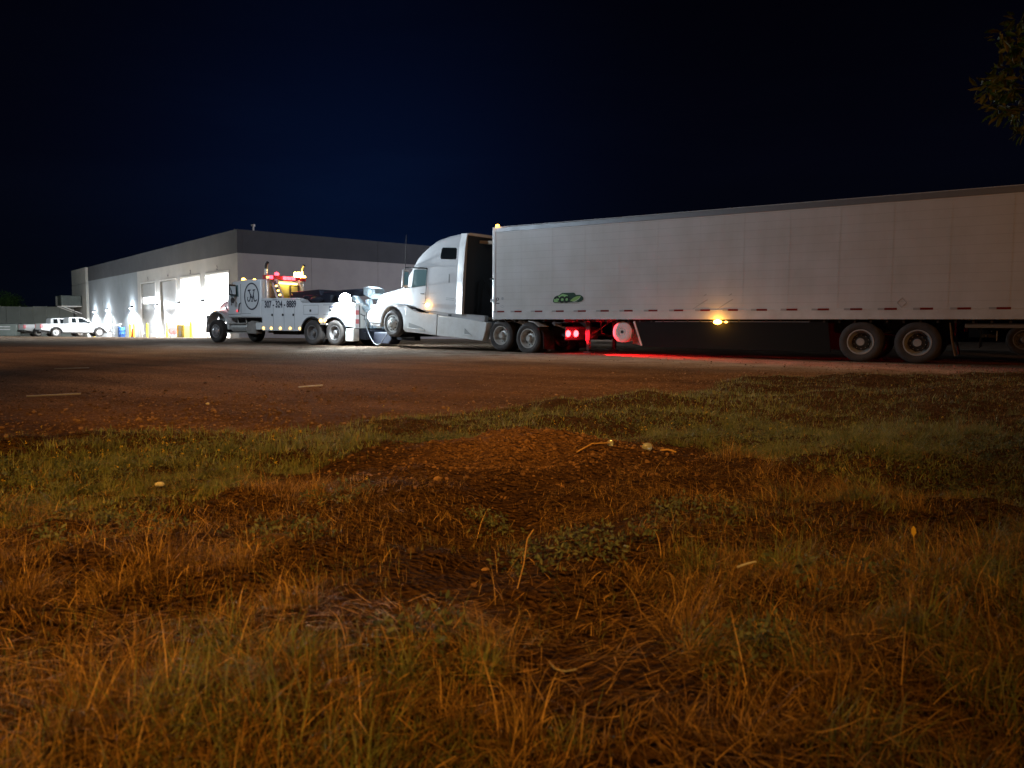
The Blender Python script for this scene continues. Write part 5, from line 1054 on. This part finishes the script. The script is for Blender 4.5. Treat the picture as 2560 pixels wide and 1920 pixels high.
lay('stem', 'curved white stem in the near grass at bottom middle', 'stem', [(.09, 1.69, .04), (.10, 1.66, .03), (.125, 1.65, .03), (.15, 1.66, .035)], .0022, mat('white_stem', (.3, .31, .29), .6))
lay('stick', 'short white stick in the grass right of centre', 'stick', [(.69, 2.24, .05), (.73, 2.27, .055), (.76, 2.285, .055)], .0035, mStick)
lay('stem', 'thin dry stem standing upright in the middle of the grass', 'stem', [(.02, 2.28, 0), (.04, 2.30, .08), (.05, 2.30, .16), (.07, 2.31, .19)], .0018, mWood)
def lump(name, label, cat, x, y, s, m, sq=(1, .8, .5), dz=.3, group=None):
    g_ = MB(); g_.ball((0, 0, 0), s, 9, 6, sq); g_.v = [(a * (1 + .25 * math.sin(7 * b2 / s + 3)), b2 * (1 + .2 * math.sin(5 * a / s)), c) for a, b2, c in g_.v]
    ob = g_.build(name, m, None, loc=(x, y, float(H(x, y)) + s * dz)); tag(ob, label, cat, group); return ob
mClear = mat('clear_plastic', (.55, .62, .72), .12, trans=.6)
lump('plastic_scrap', 'pale clear plastic scrap on the mound touching the tan stick', 'scrap', .86, 4.72, .035, mClear, (.9, .5, .8), .6)
lump('plastic_scrap', 'small pale clear plastic scrap left of the other on the mound', 'scrap', .63, 4.74, .026, mClear, (.7, .5, 1), .6)
lump('paper_scrap', 'crumpled white paper scrap in the green weeds at left', 'scrap', -1.79, 3.78, .022, mat('white_paper', (.6, .62, .62), .7), (1, .8, .6), .9)
lump('clod', 'rounded brown soil clod in a dark hollow of the grass', 'clod', -.88, 2.75, .06, mat('soil_clod', (.075, .042, .022), .95, var=.4, vscale=30, bump=.6, bscale=50), (1.2, .9, .6), .2)
lump('stone', 'orange brown stone at the foot of the mound', 'stone', -.40, 4.02, .019, mat('tan_stone', (.30, .18, .10), .9, var=.3, vscale=25, bump=.5), (1, .8, .8), .3)
lump('stone', 'flat tan stone in the bare soil below the mound', 'stone', -.09, 2.62, .012, bpy.data.materials['tan_stone'], (1.2, .8, .6), .3)
lump('stone', 'small white stone out on the gravel lot', 'stone', -3.15, 7.75, .018, mat('white_stone', (.6, .58, .55), .8), (1, .8, .7), .4)
t_ = thing('dry_leaf', 'single yellow leaf standing up in the grass at right', 'leaf', (1.45, 2.66, float(H(1.45, 2.66))))
g_ = MB(); g_.add([(0, 0, .06), (.009, 0, .075), (.008, .003, .09), (0, .004, .10), (-.008, .003, .09), (-.009, 0, .075)], [(0, 1, 2, 3), (0, 3, 4, 5)]); g_.build('blade', mat('yellow_leaf', (.50, .36, .06), .6), t_)
g_ = MB(); g_.tube([(.01, 0, 0), (.004, 0, .03), (0, 0, .062)], .0018, 5); g_.build('stalk', mWood, t_)

# ================================================================== tree at the right edge
TX, TYY = 4.9, 3.3
t_ = thing('roadside_tree', 'leafy tree whose dim twigs reach in at the right edge', 'tree', (TX, TYY, float(H(TX, TYY))))
tips = []
def wpt(px, py, dep):
    "a twig end in the tree's own coordinates"
    p = 4.42 / 180 * math.pi; dx = (px - 1280) / 1880; dy = -(py - 960) / 1880
    return (dx * dep - TX, dep * (math.cos(p) + dy * math.sin(p)) - TYY, .85 + dep * (dy * math.cos(p) - math.sin(p)))
near = [(2545, 85, 4.4), (2500, 118, 4.3), (2535, 125, 4.5), (2556, 140, 4.4), (2520, 152, 4.4), (2515, 195, 4.4), (2545, 205, 4.3), (2490, 212, 4.4), (2478, 238, 4.3), (2510, 248, 4.5), (2462, 252, 4.2), (2470, 262, 4.3), (2525, 258, 4.3), (2505, 285, 4.4), (2488, 300, 4.3), (2500, 310, 4.2), (2535, 300, 4.4), (2540, 318, 4.2), (2550, 362, 4.2), (2562, 345, 4.4), (2575, 120, 4.6), (2580, 180, 4.5), (2590, 260, 4.5), (2600, 320, 4.4)]
edge = [(2566, 505, 3.6), (2572, 560, 3.6), (2570, 600, 3.5), (2568, 660, 3.6), (2566, 720, 3.5), (2572, 770, 3.6), (2600, 640, 3.6), (2610, 520, 3.7), (2600, 730, 3.6)]
pts = np.array([wpt(*p) for p in near]); pe = np.array([wpt(*p) for p in edge])
rest = crown_points((-.1, -1.5, 2.7), (1.6, 2.6, 1.4), 520, 8)  # unseen crown, enlarged to shade the near right corner
rest = rest[(rest[:, 0] + TX) > np.maximum(1.2, .74 * (rest[:, 1] + TYY))]
g_ = MB(); g_.tube([(0, 0, -.1), (.03, .02, .7), (-.02, .05, 1.4), (.06, 0, 2.2), (.1, .05, 3.2)], [.12, .10, .085, .06, .03])
for p in list(pts[::3]) + list(pe[::3]): g_.tube([(.03, .03, min(1.0 + .25 * p[2], p[2])), (p[0] * .5 + .1, p[1] * .5, p[2] * .9 + .05), tuple(p)], [.03, .014, .004], 6)
for p in rest[::9]: g_.tube([(.02, .03, max(.8, p[2] - .9)), (p[0] * .6, p[1] * .6, p[2] - .25), tuple(p)], [.03, .016, .005], 6)
g_.build('trunk', M['bark'], t_, ang=60)
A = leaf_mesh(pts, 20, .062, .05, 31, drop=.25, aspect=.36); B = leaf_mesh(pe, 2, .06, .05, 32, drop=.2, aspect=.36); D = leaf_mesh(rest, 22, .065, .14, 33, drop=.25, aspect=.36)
half = len(pts) // 2
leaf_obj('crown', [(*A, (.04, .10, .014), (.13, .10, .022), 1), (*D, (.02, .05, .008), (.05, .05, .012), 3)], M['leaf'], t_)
